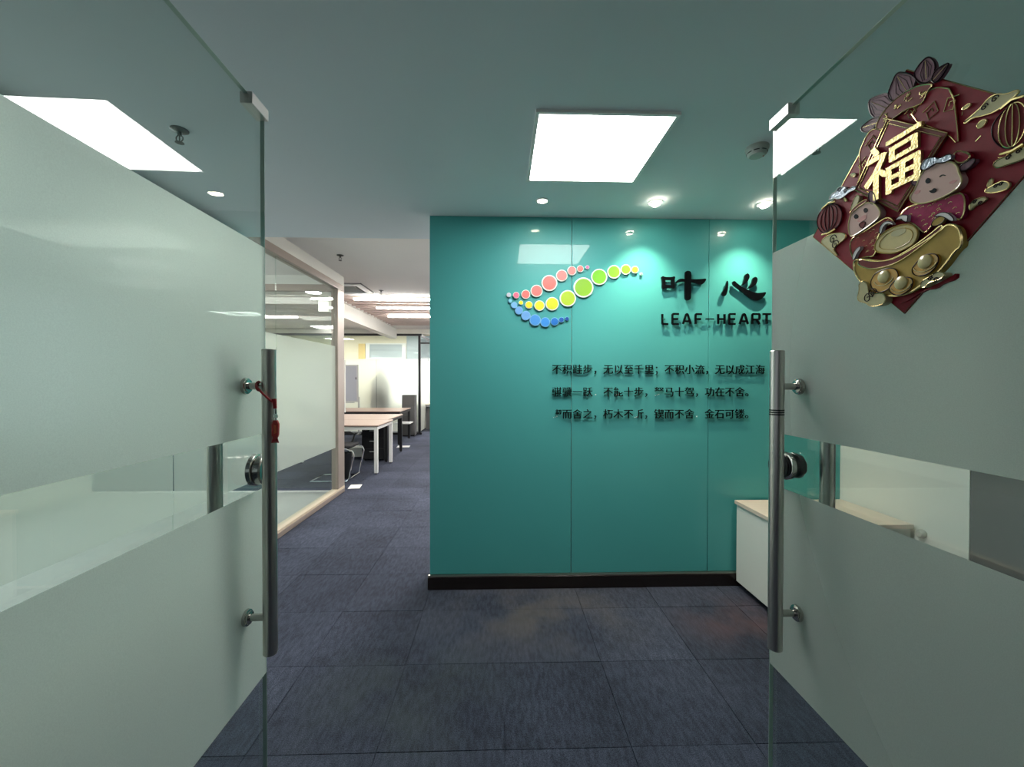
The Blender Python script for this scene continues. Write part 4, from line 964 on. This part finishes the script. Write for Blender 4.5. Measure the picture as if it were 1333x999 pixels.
# hanging tubes in the slatted bay
tn = ['nearest', 'middle', 'farthest']
for i, (x0, y) in enumerate(((-2.34, 6.74), (-2.22, 7.56), (-2.28, 8.56))):
    t = thing('tube_light', ['first', 'second', 'third', 'last'][i]+' long tube light under the slatted ceiling, counted from the lobby', 'tube light', (x0+.62, y, 2.735))
    x0 = -.62
    b = bmesh.new(); bx(b, x0, .62, -.028, .028, .012, .03); obj('housing', b, 'fixture_white', t)
    b = bmesh.new(); bx(b, x0+.01, .61, -.020, .020, -.012, .012); obj('tube', b, 'office_tube', t)
    b = bmesh.new()
    for xx in (x0+.2, x0+1.04): cyl(b, (xx, 0, .03), (xx, 0, .06), .003, n=6)
    obj('hanger', b, 'steel_trim', t)
for x0, x1, y, lb in ((.15, .9, 8.88, 'short tube light over the open office, mirrored in the partition glass'),):
    box('ceiling_tube', 'office_light', x0, x1, y-.03, y+.03, 2.74, 2.775, label=lb, cat='tube light')
t = thing('round_light', 'round ceiling light seen through the glass partition', 'ceiling light', (-2.80, 6.36, H2))
b = bmesh.new(); lathe(b, [(.12, 0), (.125, -.012), (.11, -.018)], n=28); obj('ring', b, 'fixture_white', t)
b = bmesh.new(); lathe(b, [(0, -.014), (.11, -.014)], n=28); obj('diffuser', b, 'office_light', t)
panel_light(-.27, .54, 10.32, 11.0, H2, 'office_light', 'square panel light deep in the open office, mirrored in the partition')
panel_light(.4, 1.2, 5.6, 6.2, H2, 'office_light', 'panel light in the open office behind the teal wall')
panel_light(-5.6, -4.8, 8.2, 8.8, H2, 'office_light', 'panel light over the far side of the desks')
for y in (1.6, 3.6): panel_light(-4.2, -3.0, y, y+.6, 2.75, 'meeting_light', 'panel light of the glazed meeting room %s' % ('near the entrance wall' if y < 2 else 'near the desks'), group='meeting room lights')
for x in (-5.6, -3.6): panel_light(x, x+1.2, 12.2, 12.8, 2.95, 'glass_room_light', 'warm panel light inside the far glass office, %s' % ('by the outer wall' if x < -5 else 'over the coat stand'), group='far office lights')
panel_light(-1.6, -.4, 12.3, 12.9, 2.95, 'office_light', 'panel light over the passage end')
panel_light(-.3, .3, 4.6, 5.2, H2, 'office_light', 'added fill light over the corridor behind the teal wall')  # extra panel added out of view to brighten the corridor

# desks
def desk(x, y0, y1, wid, leg_m, top_m, label, edge=None):
    """x = edge at the passage side; the desk runs to the left of it"""
    cy = (y0+y1)/2; t = thing('desk', label, 'desk', (x-wid/2, cy, 0))
    a, c = wid/2, (y1-y0)/2
    box('desktop', top_m, -a, a, -c, c, .728, .752, t, bevel=.003)
    b = bmesh.new(); bx(b, -a-.001, a+.001, -c-.001, c+.001, .7275, .735); obj('edge_band', b, edge or 'black_metal', t)
    b = bmesh.new(); bx(b, -a+.01, a-.01, -c+.008, -c+.045, .682, .7275); bx(b, -a+.01, a-.01, c-.045, c-.008, .682, .7275)
    bx(b, a-.055, a-.012, -c+.04, c-.04, .682, .7275); bx(b, -a+.012, -a+.055, -c+.04, c-.04, .682, .7275); obj('frame', b, leg_m, t)
    for sx in (-1, 1):
        for sy in (-1, 1):
            xx, yy = sx*(a-.035), sy*(c-.035)
            b = bmesh.new(); bx(b, xx-.026, xx+.026, yy-.026, yy+.026, .015, .7); l = obj('leg', b, leg_m, t, bevel=.003)
            b = bmesh.new(); cyl(b, (xx, yy, 0), (xx, yy, .016), .018, n=10); obj('foot_pad', b, 'black_metal', l)
    return t
desk(-1.865, 6.42, 7.34, 1.6, 'white_metal', 'table_wood', 'wooden top desk with white legs nearest the glass partition')
desk(-1.965, 7.36, 8.50, 1.6, 'black_metal', 'table_wood', 'desk with black legs right behind the white legged desk')
d3 = desk(-2.21, 9.30, 10.40, 1.7, 'black_metal', 'table_wood', 'desk with black legs standing before the frosted glass office')
box('rail_shelf', 'white_metal', .55, .92, .05, .50, .40, .42, d3)
box('modesty_panel', 'black_metal', -.7, .72, -.50, -.47, .60, .7275, d3)
d4 = desk(-1.30, 11.9, 13.3, 1.4, 'silver', 'pale_wood', 'pale desk at the end of the passage beside the far office')
box('side_panel', 'screen_grey', -.66, .66, -.60, -.57, .04, .70, d4)
box('desk_screen', 'pale_wood', -2.70, -1.3, 13.9, 13.93, .0, 1.14, label='low peach coloured screen under the passage window', cat='screen')

# cantilever chair facing the passage, black with chrome sled
def chair(x, y, rz, label):
    t = thing('office_chair', label, 'chair', (x, y, 0), rz)
    # chair faces local +x ; width along y
    b = bmesh.new(); hw = .215
    prof = [(-.20, .90), (-.235, .70), (-.19, .47), (.20, .47), (.29, .44), (.31, .38), (.245, .05), (.21, .013), (.10, .012), (-.30, .012)]
    for s in (-1, 1): tube(b, [(px, s*hw, pz) for px, pz in prof], .0115, 8)
    tube(b, [(-.30, -hw, .012), (-.30, hw, .012)], .0115, 8); tube(b, [(.245, -hw, .05), (.245, hw, .05)], .0105, 8)
    obj('sled_frame', b, 'chrome', t)
    box('seat', 'black_fabric', -.22, .25, -.195, .195, .465, .515, t, bevel=.02)
    b = bmesh.new(); n = 8
    P = [(-.205, .56), (-.235, .70), (-.225, .84), (-.19, 1.02), (-.205, 1.03), (-.25, .84), (-.26, .70), (-.23, .55)]
    extrude_poly(b, P, [], lambda u, v, h: Vector((u, h, v)), -.195, .195); obj('backrest', b, 'black_fabric', t, bevel=.01)
    for s in (-1, 1):
        b = bmesh.new(); tube(b, [(-.20, s*(hw+.01), .62), (-.10, s*(hw+.02), .65), (.10, s*(hw+.02), .65), (.17, s*(hw+.015), .62), (.14, s*(hw+.01), .52), (.10, s*hw, .48)], .016, 8); obj('armrest', b, 'black_metal', t)
    return t
chair(-2.37, 6.15, 0, 'black cantilever chair with chrome frame under the white legged desk')
chair(-3.95, 8.1, R(180), 'black cantilever chair on the far side of the desks')
t = thing('waste_bin', 'black waste bin beside the chrome chair frame', 'bin', (-2.29, 6.20, 0))
b = bmesh.new(); lathe(b, [(0, .002), (.085, .002), (.088, .01), (.105, .36), (.108, .365), (.102, .365), (.083, .02)], n=24); obj('bin_body', b, 'black_metal', t)
b = bmesh.new(); tube(b, [(.107*math.cos(R(a)), .107*math.sin(R(a)), .366) for a in range(0, 360, 20)], .004, 6, closed=True); obj('rim', b, 'dark_rubber', t)
t = thing('storage_box', 'white storage box under the desks', 'box', (-2.68, 7.98, 0))
box('box_body', 'paper', -.15, .14, -.1, .12, 0.002, .16, t, bevel=.003); box('lid', 'paper', -.156, .146, -.106, .126, .15, .175, t, bevel=.003)
t = thing('drawer_pedestal', 'black drawer pedestal under the black legged desk', 'drawer unit', (-2.26, 7.75, 0))
box('carcass', 'black_metal', -.20, .20, -.25, .25, .03, .60, t, bevel=.004)
for i in range(3):
    z = .04+i*.187; d = box('drawer', 'black_fabric', -.195, .195, -.268, -.2505, z, z+.18, t, bevel=.003)
    box('handle', 'silver', -.06, .06, -.276, -.268, z+.12, z+.132, d)
for i, (sx, sy) in enumerate(((-1, -1), (1, -1), (-1, 1), (1, 1))):
    b = bmesh.new(); cyl(b, (sx*.16, sy*.2, 0), (sx*.16, sy*.2, .03), .018, n=10); obj('caster', b, 'black_metal', t)
def sheet(name, x, y, w_, d_, rz, label, m='paper', h=.004):
    b = bmesh.new(); bx(b, -w_/2, w_/2, -d_/2, d_/2, 0, h); bx(b, -w_/2+.02, w_/2-.02, -d_/2+.02, d_/2-.02, h, h+.001)
    o = obj(name, b, m, loc=(x, y, .001), label=label, cat='floor box cover' if h > .004 else 'paper', bevel=.0008); o.rotation_euler = (0, 0, rz)
sheet('paper_sheet', -1.955, 5.68, .15, .21, .15, 'white sheet lying on the carpet at the partition corner')
sheet('floor_box_cover', -2.08, 9.05, .26, .22, .1, 'white floor outlet cover on the carpet by the far desk', 'white_metal', .008)

# whiteboard on a stand, coat stand behind the frosted glass, dark cabinet
t = thing('whiteboard', 'grey blue whiteboard on a stand before the frosted glass', 'whiteboard', (-4.2, 10.90, 0))
box('board', 'blue_board', -.60, .50, -.012, .012, .90, 1.80, t)
b = bmesh.new(); bx(b, -.63, .54, -.018, .018, 1.80, 1.83); bx(b, -.63, .54, -.018, .018, .87, .90); bx(b, -.63, -.60, -.018, .018, .9, 1.8); bx(b, .50, .54, -.018, .018, .9, 1.8); obj('frame', b, 'silver', t)
box('tray', 'silver', -.5, .45, -.09, -.018, .85, .875, t)
for s in (-.63, .54):
    b = bmesh.new(); bx(b, s-.01, s+.025, -.015, .015, .03, 1.0); bx(b, s-.01, s+.025, -.13, .13, .03, .06); obj('leg', b, 'silver', t)
for x, z in ((-.3, 1.5), (.47, 1.45)): box('magnet', 'black_metal', x, x+.02, -.02, -.012, z, z+.06, t)
t = thing('coat_stand', 'coat stand with a grey coat blurred behind frosted glass', 'coat stand', (-3.22, 11.36, 0))
b = bmesh.new(); cyl(b, (0, 0, .02), (0, 0, 1.72), .016, n=12); lathe(b, [(0, 0), (.17, 0), (.17, .012), (.03, .03), (.016, .06)], n=24); obj('pole', b, 'black_metal', t)
b = bmesh.new()
for a in range(4): tube(b, [(0, 0, 1.64), (.07*math.cos(a*1.57), .07*math.sin(a*1.57), 1.66), (.10*math.cos(a*1.57), .10*math.sin(a*1.57), 1.72)], .008, 6)
obj('hook', b, 'black_metal', t)
b = bmesh.new(); lathe(b, [(.02, 1.62), (.10, 1.55), (.22, 1.42), (.25, 1.1), (.27, .62), (.24, .60), (.0, .61)], n=24)
for v in b.verts: v.co.y *= .55
obj('coat', b, 'grey_wall', t)
t = thing('shoulder_bag', 'dark bag hanging on the coat stand behind frosted glass', 'bag', (-3.13, 11.16, 1.0))
b = bmesh.new(); lathe(b, [(0, -.18), (.10, -.18), (.13, -.1), (.12, .08), (.08, .14), (0, .15)], n=16)
for v in b.verts: v.co.y *= .4
obj('bag_body', b, 'black_fabric', t)
b = bmesh.new(); tube(b, [(-.08, 0, .12), (-.06, .05, .35), (-.02, .12, .62), (.04, .05, .35), (.08, 0, .12)], .008, 6); obj('strap', b, 'black_fabric', t)
t = thing('tall_box', 'tall dark grey narrow cabinet at the corner of the glass office', 'cabinet', (-2.34, 10.84, 0))
box('carcass', 'screen_grey', -.165, .165, -.12, .12, .03, 1.04, t, bevel=.005)
box('top', 'black_metal', -.17, .17, -.125, .125, 1.04, 1.055, t)
for i in range(4):
    z = .05+i*.245; box('drawer', 'screen_grey', -.155, .155, -.132, -.12, z, z+.235, t, bevel=.003)
b = bmesh.new(); bx(b, -.15, .15, -.11, .11, 0, .03); obj('plinth', b, 'black_metal', t)
# whiteboard wall and cabinets seen through the partition
nb = box('notice_board', 'white_board', -4.2, -3.3, 8.98, 9.02, .75, 1.86, label='white board in the office seen through the frosted partition', cat='board')
b = bmesh.new(); bx(b, -4.1, -4.06, 8.9, 9.1, 0, .76); bx(b, -3.44, -3.4, 8.9, 9.1, 0, .76)
obj('foot', b, 'silver', nb)
